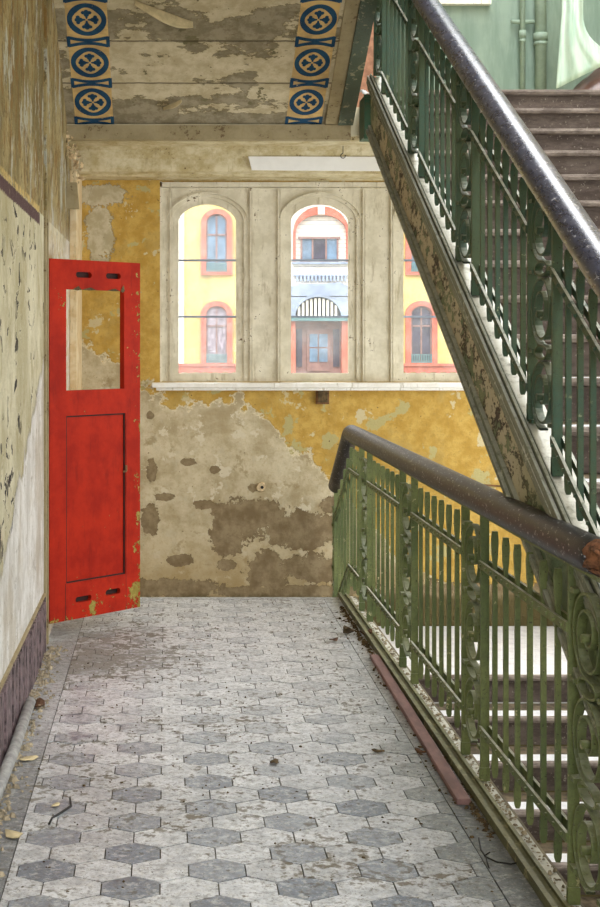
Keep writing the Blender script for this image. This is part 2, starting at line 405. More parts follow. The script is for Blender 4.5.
# ---------------------------------------------------------------- mesh helpers
ORG = {}
class MB:
    def __init__(s): s.v = []; s.f = []; s.mi = []; s.cur = 0; s.sm = []
    def quad(s, *p, smooth=False):
        i = len(s.v); s.v += [tuple(q) for q in p]; s.f.append(tuple(range(i, i + len(p)))); s.mi.append(s.cur); s.sm.append(smooth)
    def hexa(s, p):                                # p: 8 corners, bottom 4 then top 4 (ccw)
        i = len(s.v); s.v += [tuple(q) for q in p]
        for f in ((3,2,1,0), (4,5,6,7), (0,1,5,4), (1,2,6,5), (2,3,7,6), (3,0,4,7)):
            s.f.append(tuple(i + k for k in f)); s.mi.append(s.cur); s.sm.append(False)
        return s
    def box(s, x0, x1, y0, y1, z0, z1):
        return s.hexa([(x0,y0,z0),(x1,y0,z0),(x1,y1,z0),(x0,y1,z0),(x0,y0,z1),(x1,y0,z1),(x1,y1,z1),(x0,y1,z1)])
    def slope(s, x0, x1, y0, y1, z0a, z0b, hgt):   # box along y whose bottom runs z0a..z0b
        return s.hexa([(x0,y0,z0a),(x1,y0,z0a),(x1,y1,z0b),(x0,y1,z0b),(x0,y0,z0a+hgt),(x1,y0,z0a+hgt),(x1,y1,z0b+hgt),(x0,y1,z0b+hgt)])
    def extr_x(s, prof, x0, x1):                   # prof: (y,z) closed polygon, ccw or cw
        n = len(prof); i = len(s.v)
        s.v += [(x0, a, b) for a, b in prof] + [(x1, a, b) for a, b in prof]
        for k in range(n):
            j = (k + 1) % n; s.f.append((i+k, i+j, i+n+j, i+n+k)); s.mi.append(s.cur); s.sm.append(False)
        s.f.append(tuple(range(i+n-1, i-1, -1))); s.mi.append(s.cur); s.sm.append(False)
        s.f.append(tuple(range(i+n, i+2*n))); s.mi.append(s.cur); s.sm.append(False)
        return s
    def extr_y(s, prof, y0, y1):                   # prof: (x,z)
        n = len(prof); i = len(s.v)
        s.v += [(a, y0, b) for a, b in prof] + [(a, y1, b) for a, b in prof]
        for k in range(n):
            j = (k + 1) % n; s.f.append((i+k, i+n+k, i+n+j, i+j)); s.mi.append(s.cur); s.sm.append(False)
        s.f.append(tuple(range(i, i+n))); s.mi.append(s.cur); s.sm.append(False)
        s.f.append(tuple(range(i+2*n-1, i+n-1, -1))); s.mi.append(s.cur); s.sm.append(False)
        return s
    def tube(s, pts, r, n=16, cap=True, jit=0):
        pts = [Vector(p) for p in pts]; rings = []
        for k, p in enumerate(pts):
            a = pts[max(0, k-1)]; b = pts[min(len(pts)-1, k+1)]; d = (b - a).normalized()
            up = Vector((0,0,1)) if abs(d.z) < .95 else Vector((0,1,0))
            u = d.cross(up).normalized(); w = u.cross(d).normalized()
            rr = r[k] if isinstance(r, (list, tuple)) else r
            i = len(s.v); rings.append(i)
            for q in range(n):
                an = 2 * PI * q / n; e = rr * (1 + (R.uniform(-jit, jit) if jit else 0))
                s.v.append(tuple(p + u * math.cos(an) * e + w * math.sin(an) * e))
        for a, b in zip(rings, rings[1:]):
            for q in range(n):
                j = (q + 1) % n; s.f.append((a+q, a+j, b+j, b+q)); s.mi.append(s.cur); s.sm.append(True)
        if cap:
            s.f.append(tuple(rings[0] + q for q in range(n-1, -1, -1))); s.mi.append(s.cur); s.sm.append(False)
            s.f.append(tuple(rings[-1] + q for q in range(n))); s.mi.append(s.cur); s.sm.append(False)
        return s
    def band(s, path, x, wid, th, close=False):    # flat strip swept along a path in the y-z plane
        n = len(path); rings = []
        for k in range(n):
            a = path[(k-1) % n] if close else path[max(0, k-1)]; b = path[(k+1) % n] if close else path[min(n-1, k+1)]
            dy, dz = b[0]-a[0], b[1]-a[1]; L = math.hypot(dy, dz) or 1; ny, nz = -dz/L, dy/L
            y, z = path[k]; i = len(s.v); rings.append(i)
            for (sx, sn) in ((-1,-1), (1,-1), (1,1), (-1,1)):
                s.v.append((x + sx*wid/2, y + ny*sn*th/2, z + nz*sn*th/2))
        rr = list(zip(rings, rings[1:])) + ([(rings[-1], rings[0])] if close else [])
        for a, b in rr:
            for q in range(4):
                j = (q+1) % 4; s.f.append((a+q, a+j, b+j, b+q)); s.mi.append(s.cur); s.sm.append(False)
        return s
    def build(s, name, mats, parent=None, bevel=0, weld=False):
        o0 = ORG.get(parent.name, Vector((0,0,0))) if parent else Vector((0,0,0))
        me = bpy.data.meshes.new(name)
        me.from_pydata([tuple(Vector(v) - o0) for v in s.v], [], s.f)
        for m in (mats if isinstance(mats, (list, tuple)) else [mats]): me.materials.append(M[m])
        me.polygons.foreach_set('material_index', s.mi); me.polygons.foreach_set('use_smooth', s.sm); me.update()
        if weld:
            bm = bmesh.new(); bm.from_mesh(me); bmesh.ops.remove_doubles(bm, verts=bm.verts, dist=1e-4); bmesh.ops.recalc_face_normals(bm, faces=bm.faces); bm.to_mesh(me); bm.free()
        o = bpy.data.objects.new(name, me); col.objects.link(o)
        if parent: o.parent = parent; ORG[o.name] = o0
        if bevel:
            b = o.modifiers.new('bevel', 'BEVEL'); b.width = bevel; b.segments = 2; b.limit_method = 'ANGLE'; b.angle_limit = .6
        return o
def tag(o, label, cat=None, group=None, kind=None):
    o['label'] = label
    if cat: o['category'] = cat
    if group: o['group'] = group
    if kind: o['kind'] = kind
    return o
def thing(name, loc, label, cat, group=None, kind=None):
    e = bpy.data.objects.new(name, None); e.empty_display_size = .1; e.location = loc; col.objects.link(e); ORG[e.name] = Vector(loc)
    return tag(e, label, cat, group, kind)
def rings(path_fn, n): return [path_fn(k / n) for k in range(n + 1)]

def plate(mb, xs_holes, w, h, y0, y1):             # upright plate with rectangular holes, local coords
    xs = sorted({0, w} | {a for q in xs_holes for a in (q[0], q[1])}); zs = sorted({0, h} | {a for q in xs_holes for a in (q[2], q[3])})
    def solid(i, j):
        if i < 0 or j < 0 or i >= len(xs)-1 or j >= len(zs)-1: return False
        cx = (xs[i]+xs[i+1])/2; cz = (zs[j]+zs[j+1])/2
        return not any(q[0] < cx < q[1] and q[2] < cz < q[3] for q in xs_holes)
    for i in range(len(xs)-1):
        for j in range(len(zs)-1):
            if not solid(i, j): continue
            a, b, c, d = xs[i], xs[i+1], zs[j], zs[j+1]
            mb.quad((a,y0,c),(b,y0,c),(b,y0,d),(a,y0,d)); mb.quad((a,y1,d),(b,y1,d),(b,y1,c),(a,y1,c))
            if not solid(i-1, j): mb.quad((a,y0,c),(a,y0,d),(a,y1,d),(a,y1,c))
            if not solid(i+1, j): mb.quad((b,y0,d),(b,y0,c),(b,y1,c),(b,y1,d))
            if not solid(i, j-1): mb.quad((a,y0,c),(a,y1,c),(b,y1,c),(b,y0,c))
            if not solid(i, j+1): mb.quad((a,y0,d),(b,y0,d),(b,y1,d),(a,y1,d))

# ---------------------------------------------------------------- dimensions
XL, XR = -.65, 3.2
YB = 10.0                     # window wall
YE = 8.92                     # far edge of the tiled floor
ZUP, ZLO = 3.17, -.40         # landings
YN = 8.54                     # first nosing of both flights
S = .5214                     # pitch of the flights
RIS, TRD = ZUP / 19, ZUP / 19 / S
YBK = -3.0

# ================================================================= SETTING
# floor: hexagonal cement tiles, one mesh, cut at the borders
def clip(poly, x0, x1, y1):
    def cut(p, ins, inter):
        out = []
        for i, a in enumerate(p):
            b = p[(i+1) % len(p)]
            if ins(a): out.append(a)
            if ins(a) != ins(b): out.append(inter(a, b))
        return out
    def ix(c): return lambda a, b: (c, a[1] + (b[1]-a[1])*(c-a[0])/(b[0]-a[0]))
    def iy(c): return lambda a, b: (a[0] + (b[0]-a[0])*(c-a[1])/(b[1]-a[1]), c)
    p = cut(poly, lambda q: q[0] >= x0, ix(x0))
    if p: p = cut(p, lambda q: q[0] <= x1, ix(x1))
    if p: p = cut(p, lambda q: q[1] <= y1, iy(y1))
    return p
fl = MB()
XF = 1.196
fl.cur = 3; fl.box(XL, XF, YBK, YE, -.26, -.006)
W, RP = .177, .1443                       # flat-to-flat width, row pitch
cx0, cy0 = -.1066, 4.204                  # a dark tile seen at the bottom of the frame
for r in range(-50, 34):
    for q in range(-8, 12):
        cx = cx0 + q * W + (W/2 if r % 2 else 0); cy = cy0 + r * RP
        if cy < YBK or cy > YE + .2 or cx < -.62 or cx > 1.15: continue
        dark = q % 3 == (0 if r % 2 == 0 else 1)   # three-colour lattice
        g = .0022
        hw = W/2 - g; hh = RP * 2/3 - g
        poly = [(cx, cy-hh), (cx+hw, cy-hh/2), (cx+hw, cy+hh/2), (cx, cy+hh), (cx-hw, cy+hh/2), (cx-hw, cy-hh/2)]
        full = len(poly); p = clip(poly, -.485, 1.0, YE - .05)
        if len(p) < 3: continue
        edge = cx > .93
        fl.cur = 1 if dark and not edge else (2 if edge and cx + hw > 1.02 else 0)
        if fl.cur == 0 and R.random() < .35: fl.cur = 5
        if fl.cur == 1 and R.random() < .4: fl.cur = 6
        dz = R.uniform(-.0012, .0012); tx, ty = R.uniform(-.006, .006), R.uniform(-.006, .006)
        top = [(a, b, dz + (a-cx)*tx + (b-cy)*ty) for a, b in p]
        fl.quad(*top)
        for i in range(len(top)):
            a, b = top[i], top[(i+1) % len(top)]
            fl.quad((a[0],a[1],-.006), (b[0],b[1],-.006), b, a)
fl.cur = 4
yy = YBK
while yy < YE - .05:
    ye = min(yy + .56, YE - .05)
    fl.box(XL, -.489, yy, ye - .004, -.006, R.uniform(-.001, .001)); fl.box(1.004, 1.10, yy, ye - .004, -.006, R.uniform(-.001, .001)); yy += .56
fl.box(XL, 1.10, YE - .046, YE + .02, -.006, .002)
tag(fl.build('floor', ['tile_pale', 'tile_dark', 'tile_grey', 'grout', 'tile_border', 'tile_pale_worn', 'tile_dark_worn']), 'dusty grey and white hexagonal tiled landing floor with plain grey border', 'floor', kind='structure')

# left wall
lw = MB()
lw.box(XL-.3, XL, YBK, 7.44, -.4, 6.6)
lw.box(XL-.3, XL-.0, 7.62, YB+.35, -3.6, 6.6)
lw.box(XL-.3, XL-.035, 7.44, 7.62, -.4, 6.6)
tag(lw.build('wall_left', 'left_wall_paint'), 'left wall with streaked flaking cream and ochre paint over white plaster', 'wall', kind='structure')
rs = MB()                                          # door jamb standing in the chase
rs.box(XL-.035, XL+.008, 7.50, 7.545, 0, 2.34); rs.box(XL-.035, XL+.014, 7.56, 7.60, 0, 2.30)
tag(rs.build('trim_1', 'edge_board', bevel=.003), 'narrow cream door jamb strip on the left wall behind the red door hinges', 'trim', kind='structure')

pw = MB(); pw.box(XL, -.60, 9.42, YB, ZLO, 2.785)  # pale colour carries the window light falling on this corner
tag(pw.build('trim_11', 'pilaster_lit', bevel=.006), 'pale pilaster with window light in its colour, in the corner between left wall and window wall', 'pilaster', kind='structure')
# baseboard with ragged top, peeled
bb = MB(); y = YBK
while y < 7.42:
    y2 = min(7.42, y + R.uniform(.03, .09)); t = .276 + R.uniform(-.018, .014)
    bb.box(XL, XL + R.uniform(.010, .022), y, y2, .0, t); y = y2
tag(bb.build('baseboard_left', 'baseboard_purple'), 'peeling purple-brown painted skirting band at foot of left wall', 'baseboard', kind='structure')
lip = MB(); lip.box(XL, XL+.012, YBK, 7.42, .288, .304)
tag(lip.build('trim_2', 'edge_board'), 'thin cream lip above the purple-brown skirting band', 'trim', kind='structure')

# window wall below / around the windows
PX0, PX1, PZ0, PZ1 = -.043, 3.12, 1.345, 2.775
ww = MB()
ww.box(XL, XR, YB, YB+.35, -3.6, PZ0); ww.box(XL, PX0, YB, YB+.35, PZ0, PZ1); ww.box(PX1, XR, YB, YB+.35, PZ0, PZ1); ww.box(XL, XR, YB, YB+.35, PZ1, 2.96)
tag(ww.build('wall_back', 'window_wall_paint'), 'window wall with flaking yellow paint over beige plaster and bare render patches', 'wall', kind='structure')
uw = MB()
UX0, UX1, UZ0, UZ1 = 1.46, 2.28, 4.06, 5.9
uw.box(XL, UX0, YB, YB+.35, 2.96, 6.6); uw.box(UX1, XR, YB, YB+.35, 2.96, 6.6); uw.box(UX0, UX1, YB, YB+.35, 2.96, UZ0); uw.box(UX0, UX1, YB, YB+.35, UZ1, 6.6)
tag(uw.build('wall_upper', 'green_wall_paint'), 'pale green glossy painted wall above the top landing', 'wall', kind='structure')
br = MB(); br.box(.9, 1.50, YB-.02, YB, 3.17, 5.2)
tag(br.build('trim_3', 'orange_brick'), 'strip of bare orange brick beside the green wall above the landing', 'trim', kind='structure')
wr = MB()
for q_ in ((YBK,5.6,-3.6,6.6),(9.6,YB+.35,-3.6,6.6),(5.6,9.6,-3.6,.35),(5.6,9.6,2.3,6.6)): wr.box(XR, XR+.3, *q_)  # unseen opening added in the wall for the side fill lamp
tag(wr.build('wall_right', 'side_wall_plaster'), 'plain plastered wall on far right side of the staircase', 'wall', kind='structure')

# windows of the lower landing
def arch_pts(cx, a, zs, rise, n=22):               # from right spring to left spring (segment arch with soft shoulders)
    rr = (a*a + rise*rise) / (2*rise); h0 = math.asin(min(1, a/rr))
    if rise >= a: h0 = PI/2; rr = a
    out = []
    for k in range(n+1):
        t = h0 * (1 - 2*k/n)
        seg = zs + rise - rr*(1 - math.cos(t)); x_ = rr*math.sin(t)
        ell = zs + rise*math.sqrt(max(0, 1 - (x_/a)**2))
        out.append((cx + x_, .55*seg + .45*ell))
    return out
def arched_ring(mb, outer, inner, y0, y1):         # two matching closed loops (x,z)
    n = len(outer)
    for k in range(n):
        j = (k+1) % n; o1, o2, i1, i2 = outer[k], outer[j], inner[k], inner[j]
        mb.quad((o1[0],y0,o1[1]), (i1[0],y0,i1[1]), (i2[0],y0,i2[1]), (o2[0],y0,o2[1]))
        mb.quad((i1[0],y0,i1[1]), (i1[0],y1,i1[1]), (i2[0],y1,i2[1]), (i2[0],y0,i2[1]))
        mb.quad((o1[0],y1,o1[1]), (o1[0],y0,o1[1]), (o2[0],y0,o2[1]), (o2[0],y1,o2[1]))
        mb.quad((i1[0],y1,i1[1]), (o1[0],y1,o1[1]), (o2[0],y1,o2[1]), (i2[0],y1,i2[1]))
def loop(cx, a, zb, zs, rise):
    return [(cx - a, zb), (cx - a/3, zb), (cx + a/3, zb), (cx + a, zb)] + arch_pts(cx, a, zs, rise)
def rect_loop(cx, a, zb, zt, n=22):
    out = [(cx - a[0], zb), (cx - a[0]/3, zb), (cx + a[1]/3, zb), (cx + a[1], zb)]
    for k in range(n+1):
        t = k / n
        if t < .2: out.append((cx + a[1], zb + (zt-zb) * (.80 + t)))
        elif t > .8: out.append((cx - a[0], zb + (zt-zb) * (1.0 - (t - .8))))
        else: out.append((cx + a[1] - (a[0]+a[1]) * (t-.2)/.6, zt))
    return out
bounds = [-.043, .70, 1.507, 2.314, 3.12]; cents = [.2965, 1.1035, 1.9105, 2.7175]
GZ0, GZS, GRISE, GA = 1.405, 2.505, .112, .206
lab = ['leftmost arched window in a cream panelled timber wall, yellow facade behind glass', 'middle arched window, balcony bay and porch seen through its glass',
       'arched window partly hidden behind the sloping stair stringer', 'arched window behind the raised staircase, nearest the right wall']
for k in range(4):
    cx = cents[k]; b0, b1 = bounds[k], bounds[k+1]
    root = thing('window_%d' % (k+1), (cx, YB, PZ0), lab[k], 'window', 'arched landing windows', 'structure')
    pn = MB(); oa = GA + .055
    arched_ring(pn, rect_loop(cx, (cx-b0, b1-cx), PZ0, PZ1), loop(cx, oa, GZ0-.05, GZS+.0, GRISE+.05), YB+.03, YB+.09)
    pn.build('panel', 'cream_timber', root)
    md = MB()                                       # mouldings on the panel: hood, side strips, head strips
    hood = arch_pts(cx, oa+.028, GZS+.01, GRISE+.062)
    prev = None
    for a, b in zip(hood, hood[1:]): md.hexa([(a[0],YB+.008,a[1]),(b[0],YB+.008,b[1]),(b[0],YB+.03,b[1]),(a[0],YB+.03,a[1]),(a[0],YB+.008,a[1]+.012),(b[0],YB+.008,b[1]+.012),(b[0],YB+.03,b[1]+.012),(a[0],YB+.03,a[1]+.012)])
    for xx in (b0 + (.07 if k == 0 else .10), b1 - .10):
        md.box(xx, xx+.012, YB+.012, YB+.03, PZ0, PZ1-.05); md.box(xx+.018, xx+.024, YB+.02, YB+.03, PZ0, PZ1-.05)
    md.box(b0, b1, YB+.0, YB+.03, PZ1-.038, PZ1-.004); md.box(b0, b1, YB+.018, YB+.03, PZ1-.052, PZ1-.044)
    if k == 0: md.box(b0, b0+.014, YB+.0, YB+.03, PZ0, PZ1)
    md.build('moulding', 'cream_timber', root)
    fr = MB(); arched_ring(fr, loop(cx, oa, GZ0-.05, GZS, GRISE+.05), loop(cx, GA, GZ0, GZS, GRISE), YB+.045, YB+.085)
    fo = fr.build('window_frame', 'cream_timber', root)
    for zz in (2.215, 1.81):
        g = MB(); g.box(cx-GA, cx+GA, YB+.05, YB+.075, zz-.007, zz+.007); g.build('glazing_bar', 'facade_grey', root)
    gp = MB(); lp = loop(cx, GA+.005, GZ0-.005, GZS, GRISE); gp.quad(*[(a, YB+.066, b) for a, b in lp]); gp.build('pane', 'window_glass', root)
# upper window, only its sill reaches the picture
root = thing('window_5', ((UX0+UX1)/2, YB, UZ0), 'white framed window high on the green wall, cut by the top edge of the photo', 'window', kind='structure')
f = MB(); plate(f, [(.06, .38, .06, UZ1-UZ0-.06), (.44, UX1-UX0-.06, .06, UZ1-UZ0-.06)], UX1-UX0, UZ1-UZ0, .05, .12)
f.v = [(a+UX0, b+YB, c+UZ0) for a, b, c in f.v]; f.build('window_frame', 'sill_white', root)
f = MB(); f.box(UX0-.03, UX1+.03, YB-.06, YB+.05, UZ0-.03, UZ0); f.build('window_sill', 'sill_white', root)
f = MB(); f.quad((UX0, YB+.085, UZ0), (UX1, YB+.085, UZ0), (UX1, YB+.085, UZ1), (UX0, YB+.085, UZ1)); f.build('pane', 'window_glass', root)

# sill
sl = MB(); sl.box(-.10, XR, YB-.13, YB+.03, 1.307, 1.340); sl.box(-.07, XR, YB-.09, YB, 1.285, 1.307)
tag(sl.build('trim_4', 'sill_white', bevel=.004), 'long white window sill board under the arched windows', 'window sill', kind='structure')

# beam and cove over the windows; landing slab
cv = MB()
prof = [(9.24,2.96),(9.50,2.96),(9.55,2.94),(9.60,2.885),(9.625,2.83),(9.645,2.805),(9.70,2.795),(9.74,2.80),(9.78,2.785),(10.0,2.785),(10.0,3.0),(9.24,3.0)]
cv.extr_x(prof, XL, XR)
tag(cv.build('trim_5', 'cornice_cream'), 'rounded cream cornice beam with flaking paint above the arched windows', 'cornice', kind='structure')
cm = MB(); cm.tube([(-.04, YB-.03, 2.795), (XR, YB-.03, 2.795)], .018, 10)
tag(cm.build('trim_6', 'cornice_cream'), 'thin yellowed moulding directly over the window panelling', 'moulding', kind='structure')
sb = MB()
sb.box(XL, 1.27, 9.18, YB, 2.985, ZUP); sb.box(1.27, XR, YN+.035, YB, 2.97, ZUP-.001)
sb.cur = 1; sb.box(XL, 1.21, 9.16, 9.24, 2.955, 3.05)
tag(sb.build('ceiling', ['side_wall_plaster', 'edge_board']), 'underside of the upper landing slab with brownish edge beam', 'ceiling', kind='structure')

# underside of the upper left flight, falling away from the camera
def sof(y): return EYE + 6.197 - .5214 * y
so = MB()
y = 5.0
ys = [5.0, 5.6, 6.2, 6.8, 7.4, 8.0, 8.45, 8.81, 9.24]
for a, b in zip(ys, ys[1:]):
    so.hexa([(XL,a,sof(a)),(1.10,a,sof(a)),(1.10,b-.004,sof(b-.004)),(XL,b-.004,sof(b-.004)),(XL,a,sof(a)+.12),(1.10,a,sof(a)+.12),(1.10,b-.004,sof(b-.004)+.12),(XL,b-.004,sof(b-.004)+.12)])
so.box(XL, 1.10, YBK, 5.0, sof(5.0), sof(5.0)+.12)
ceil = so.build('ceiling_soffit', 'soffit_plaster'); tag(ceil, 'sloping plaster underside of upper stair flight with two blue stencilled borders', 'ceiling', kind='structure')

# stencilled borders: ochre ground and blue ornament, built as thin paint layers
def stencil(x0, x1, lay):
    w = x1 - x0; cx = (x0+x1)/2; e1, e2 = .0012, .0024
    def P(u, y, e): return (u, y, sof(y) - e)
    g = MB(); yy = 6.0
    while yy < 9.15:
        y2 = min(yy + .2, 9.17); g.quad(P(x0, yy, e1), P(x0, y2, e1), P(x1, y2, e1), P(x1, yy, e1)); yy = y2
    g.build('painted_ground', 'stencil_ochre', ceil)
    b = MB(); pit = .353; c0 = 8.972
    for k in range(-1, 9):
        c = c0 - k * pit
        if c < 6.05: break
        n = 36; ro, ri = w*.475, w*.335; sy = 1.10
        if k >= 0:
            def rr(an, r): return r * (1 + .05*math.cos(4*an))
            for q in range(n):
                a1, a2 = 2*PI*q/n, 2*PI*(q+1)/n
                b.quad(P(cx+rr(a1,ri)*math.cos(a1), c+sy*rr(a1,ri)*math.sin(a1), e2), P(cx+rr(a2,ri)*math.cos(a2), c+sy*rr(a2,ri)*math.sin(a2), e2),
                       P(cx+ro*math.cos(a2), c+sy*ro*math.sin(a2), e2), P(cx+ro*math.cos(a1), c+sy*ro*math.sin(a1), e2))
            for q in range(4):                      # four trefoil petals
                an = q*PI/2
                for (rad, off, rs) in ((ri*.46, 0, .20), (ri*.70, 0, .17), (ri*.66, .36, .15), (ri*.66, -.36, .15)):
                    px_, py_ = rad*math.cos(an+off), rad*math.sin(an+off)
                    b.quad(*[P(cx+px_+ri*rs*math.cos(2*PI*t/12), c+sy*(py_+ri*rs*math.sin(2*PI*t/12)), e2 + .0002*q) for t in range(12)])
                b.quad(P(cx+.1*ri*math.cos(an-.6), c+sy*.1*ri*math.sin(an-.6), e2), P(cx+.5*ri*math.cos(an-.28), c+sy*.5*ri*math.sin(an-.28), e2),
                       P(cx+.5*ri*math.cos(an+.28), c+sy*.5*ri*math.sin(an+.28), e2), P(cx+.1*ri*math.cos(an+.6), c+sy*.1*ri*math.sin(an+.6), e2))
        m = c + pit/2                                # interlaced bar between two rounds
        if m > 9.18: continue
        hw_, t = w*.48, .026; hy = .034; L = [(-hw_, -hy), (hw_, -hy), (hw_, hy), (-hw_, hy)]
        for s_ in (-1, 1):                            # two crossing bowed bands
            prev = None
            for q in range(13):
                u = -hw_ + 2*hw_*q/12; v = s_ * (hy - .022*math.cos(PI*u/(2*hw_)))
                if prev: b.quad(P(prev[0], m+prev[1]-t/2, e2+.0006), P(u, m+v-t/2, e2+.0006), P(u, m+v+t/2, e2+.0006), P(prev[0], m+prev[1]+t/2, e2+.0006))
                prev = (u, v)
            b.quad(P(cx*0+s_*hw_-.011, m-hy-.009, e2), P(s_*hw_+.011, m-hy-.009, e2), P(s_*hw_+.011, m+hy+.009, e2), P(s_*hw_-.011, m+hy+.009, e2))
    # shift the bar pieces (built about x=0) onto the strip
    vv = []
    for (a, y, z) in b.v: vv.append((a, y, z))
    b.v = vv
    return b, cx
for (x0, x1) in ((-.592, -.345), (.785, 1.015)):
    # build with bars about x=0 then shift: rebuild ornament with local origin
    w = x1 - x0
    b, cx = stencil(x0, x1, 0)
    out = []
    for f_ in range(len(b.f)):
        pass
    # bars have x within +-w/2 of zero when cx far away: move those faces
    done = set()
    for f_ in b.f:
        xsf = [b.v[i][0] for i in f_]
        ctr = sum(xsf)/len(xsf)
        if abs(ctr - cx) > w*.56 or (abs(ctr) < w*.56 and abs(ctr-cx) > abs(ctr) and abs(cx) > w):
            for i in f_:
                if i not in done: b.v[i] = (b.v[i][0]+cx, b.v[i][1], b.v[i][2]); done.add(i)
    b.build('stencilled_ornament', 'stencil_blue', ceil)

# side boards and iron stringer of that upper left flight
def slopebar(mb, x0, x1, ya, yb, off0, off1):
    mb.hexa([(x0,ya,sof(ya)+off0),(x1,ya,sof(ya)+off0),(x1,yb,sof(yb)+off0),(x0,yb,sof(yb)+off0),(x0,ya,sof(ya)+off1),(x1,ya,sof(ya)+off1),(x1,yb,sof(yb)+off1),(x0,yb,sof(yb)+off1)])
sb = MB(); slopebar(sb, 1.04, 1.125, 5.0, 9.2, -.014, .06)
sb.box(1.04, 1.125, YBK, 5.0, sof(5.0)-.014, sof(5.0)+.12)
tag(sb.build('trim_7', 'edge_board', bevel=.004), 'cream edge board along the right side of the sloping stair underside', 'edge board', kind='structure')
st = MB(); slopebar(st, 1.125, 1.222, 5.0, 9.15, -.03, .0); slopebar(st, 1.125, 1.14, 5.0, 9.15, .0, .34); slopebar(st, 1.125, 1.222, 5.0, 9.15, .33, .35)
st.box(1.125, 1.20, YBK, 5.0, sof(5.0)-.03, sof(5.0)+.3)
tag(st.build('trim_8', 'stringer_grey'), 'dark green iron stringer at the right edge of the ornamented sloping ceiling', 'stair stringer', kind='structure')
lb = MB(); lb.box(1.202, 1.268, 8.48, 8.70, 2.875, 3.125); lb.box(1.198, 1.268, 8.47, 8.48, 2.862, 2.885); lb.box(1.198, 1.268, 8.47, 8.48, 3.105, 3.13)
tag(lb.build('trim_9', 'landing_green'), 'short dark green landing beam between the two stair stringers', 'beam', kind='structure')

# roof of the stairwell, with an opening added for the overhead fill lamp
rf = MB(); rf.box(XL, XR, YBK, .3, 6.6, 6.8); rf.box(XL, 1.2, .3, YB+.35, 6.6, 6.8); rf.box(1.2, XR, 9.3, YB+.35, 6.6, 6.8); rf.box(3.1, XR, .3, 9.3, 6.6, 6.8)
tag(rf.build('ceiling_roof', 'side_wall_plaster'), 'plain roof around the opening added for overhead fill light', 'ceiling', kind='structure')

# ================================================================= STAIRS
def flight(root, ztop, n, x0, x1, yn=YN):
    for k in range(0, n):
        yk = yn - TRD * k; zk = ztop - RIS * k       # nosing
        st = MB()
        if k: st.cur = 1; st.box(x0, x1, yk, yk + TRD*.42, zk - .03, zk); st.cur = 3; st.box(x0, x1, yk + TRD*.42, yk + TRD - .018, zk - .03, zk - .001)     # worn front, brown back of the tread
        st.cur = 2; st.extr_x([(yk-.004, zk-.034), (yk-.022, zk-.030), (yk-.028, zk-.016), (yk-.024, zk-.003), (yk-.006, zk+.0006), (yk+.012, zk+.0006), (yk+.012, zk-.034)], x0, x1)
        st.cur = 0; st.box(x0, x1, yk + .008, yk + .03, zk - RIS, zk - .034)
        o = st.build('step', ['stair_riser', 'stair_tread', 'stair_nosing', 'tread_back'], root)
    return root
up = thing('staircase', (1.3, YN-TRD*19, 0), 'stair flight with dark risers climbing away to the green landing', 'staircase')
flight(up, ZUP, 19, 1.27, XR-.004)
def line(c, y): return EYE + S*y + c                # height of a pitch line with constant c
ya, yb = YN - TRD*19 + .1, 8.24
ss = MB()
def sbar(mb, x0, x1, c0, c1, y0=ya, y1=yb):
    mb.hexa([(x0,y0,line(c0,y0)),(x1,y0,line(c0,y0)),(x1,y1,line(c0,y1)),(x0,y1,line(c0,y1)),(x0,y0,line(c1,y0)),(x1,y0,line(c1,y0)),(x1,y1,line(c1,y1)),(x0,y1,line(c1,y1))])
sbar(ss, 1.205, 1.225, -3.06, -2.80)
ss.build('stringer_plate', 'stringer_face', up)
ss = MB(); sbar(ss, 1.175, 1.235, -3.085, -3.06); sbar(ss, 1.188, 1.21, -3.06, -3.035); ss.build('bottom_flange', 'stringer_top', up, bevel=.003)
ss = MB(); sbar(ss, 1.195, 1.24, -2.85, -2.835); sbar(ss, 1.185, 1.24, -2.825, -2.805); sbar(ss, 1.178, 1.24, -2.795, -2.775); sbar(ss, 1.20, 1.24, -2.84, -2.77); sbar(ss, 1.182, 1.194, -2.80, -2.745); sbar(ss, 1.199, 1.211, -2.80, -2.735); sbar(ss, 1.216, 1.222, -2.80, -2.743); ss.build('moulded_cap', 'stringer_top', up, bevel=.003)
ss = MB(); sbar(ss, 1.19, 1.31, -2.772, -2.756); ss.build('ledge', 'dusty_ledge', up)
ss = MB(); sbar(ss, 1.235, XR, -3.20, -3.14); ss.build('underside', 'side_wall_plaster', up)

lo = thing('staircase', (1.3, YN, ZLO), 'lower stair flight with white dusty treads seen through the near railing', 'staircase')
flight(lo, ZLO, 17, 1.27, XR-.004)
ld = MB(); ld.box(XL+.004, XR-.004, YN+.012, YB-.004, ZLO-.2, ZLO)
ld.build('landing_slab', 'stair_tread', lo)
ld = MB()
for k in range(3):                                   # three steps down from the tiled floor, left half
    ld.box(XL, 1.2, YE+.02+.26*k, YE+.02+.26*(k+1), ZLO, -.133*(k+1) if k < 2 else ZLO+.001)
ld.build('short_steps', 'stair_tread', lo)
le = MB(); le.box(1.12, 1.20, YBK, YE, -.004, .010); le.cur = 1; le.box(1.20, 1.21, YBK, YE, -.26, .010)
tag(le.build('trim_10', ['dusty_ledge', 'slab_edge']), 'white dusty ledge of floor edge under the near railing', 'ledge', kind='structure')
nf = MB(); nf.box(1.225, XR, YBK, YN-TRD*19+.01, -.26, 0); 
tag(nf.build('floor_right', 'tile_border'), 'floor at the foot of the climbing flight', 'floor', kind='structure')

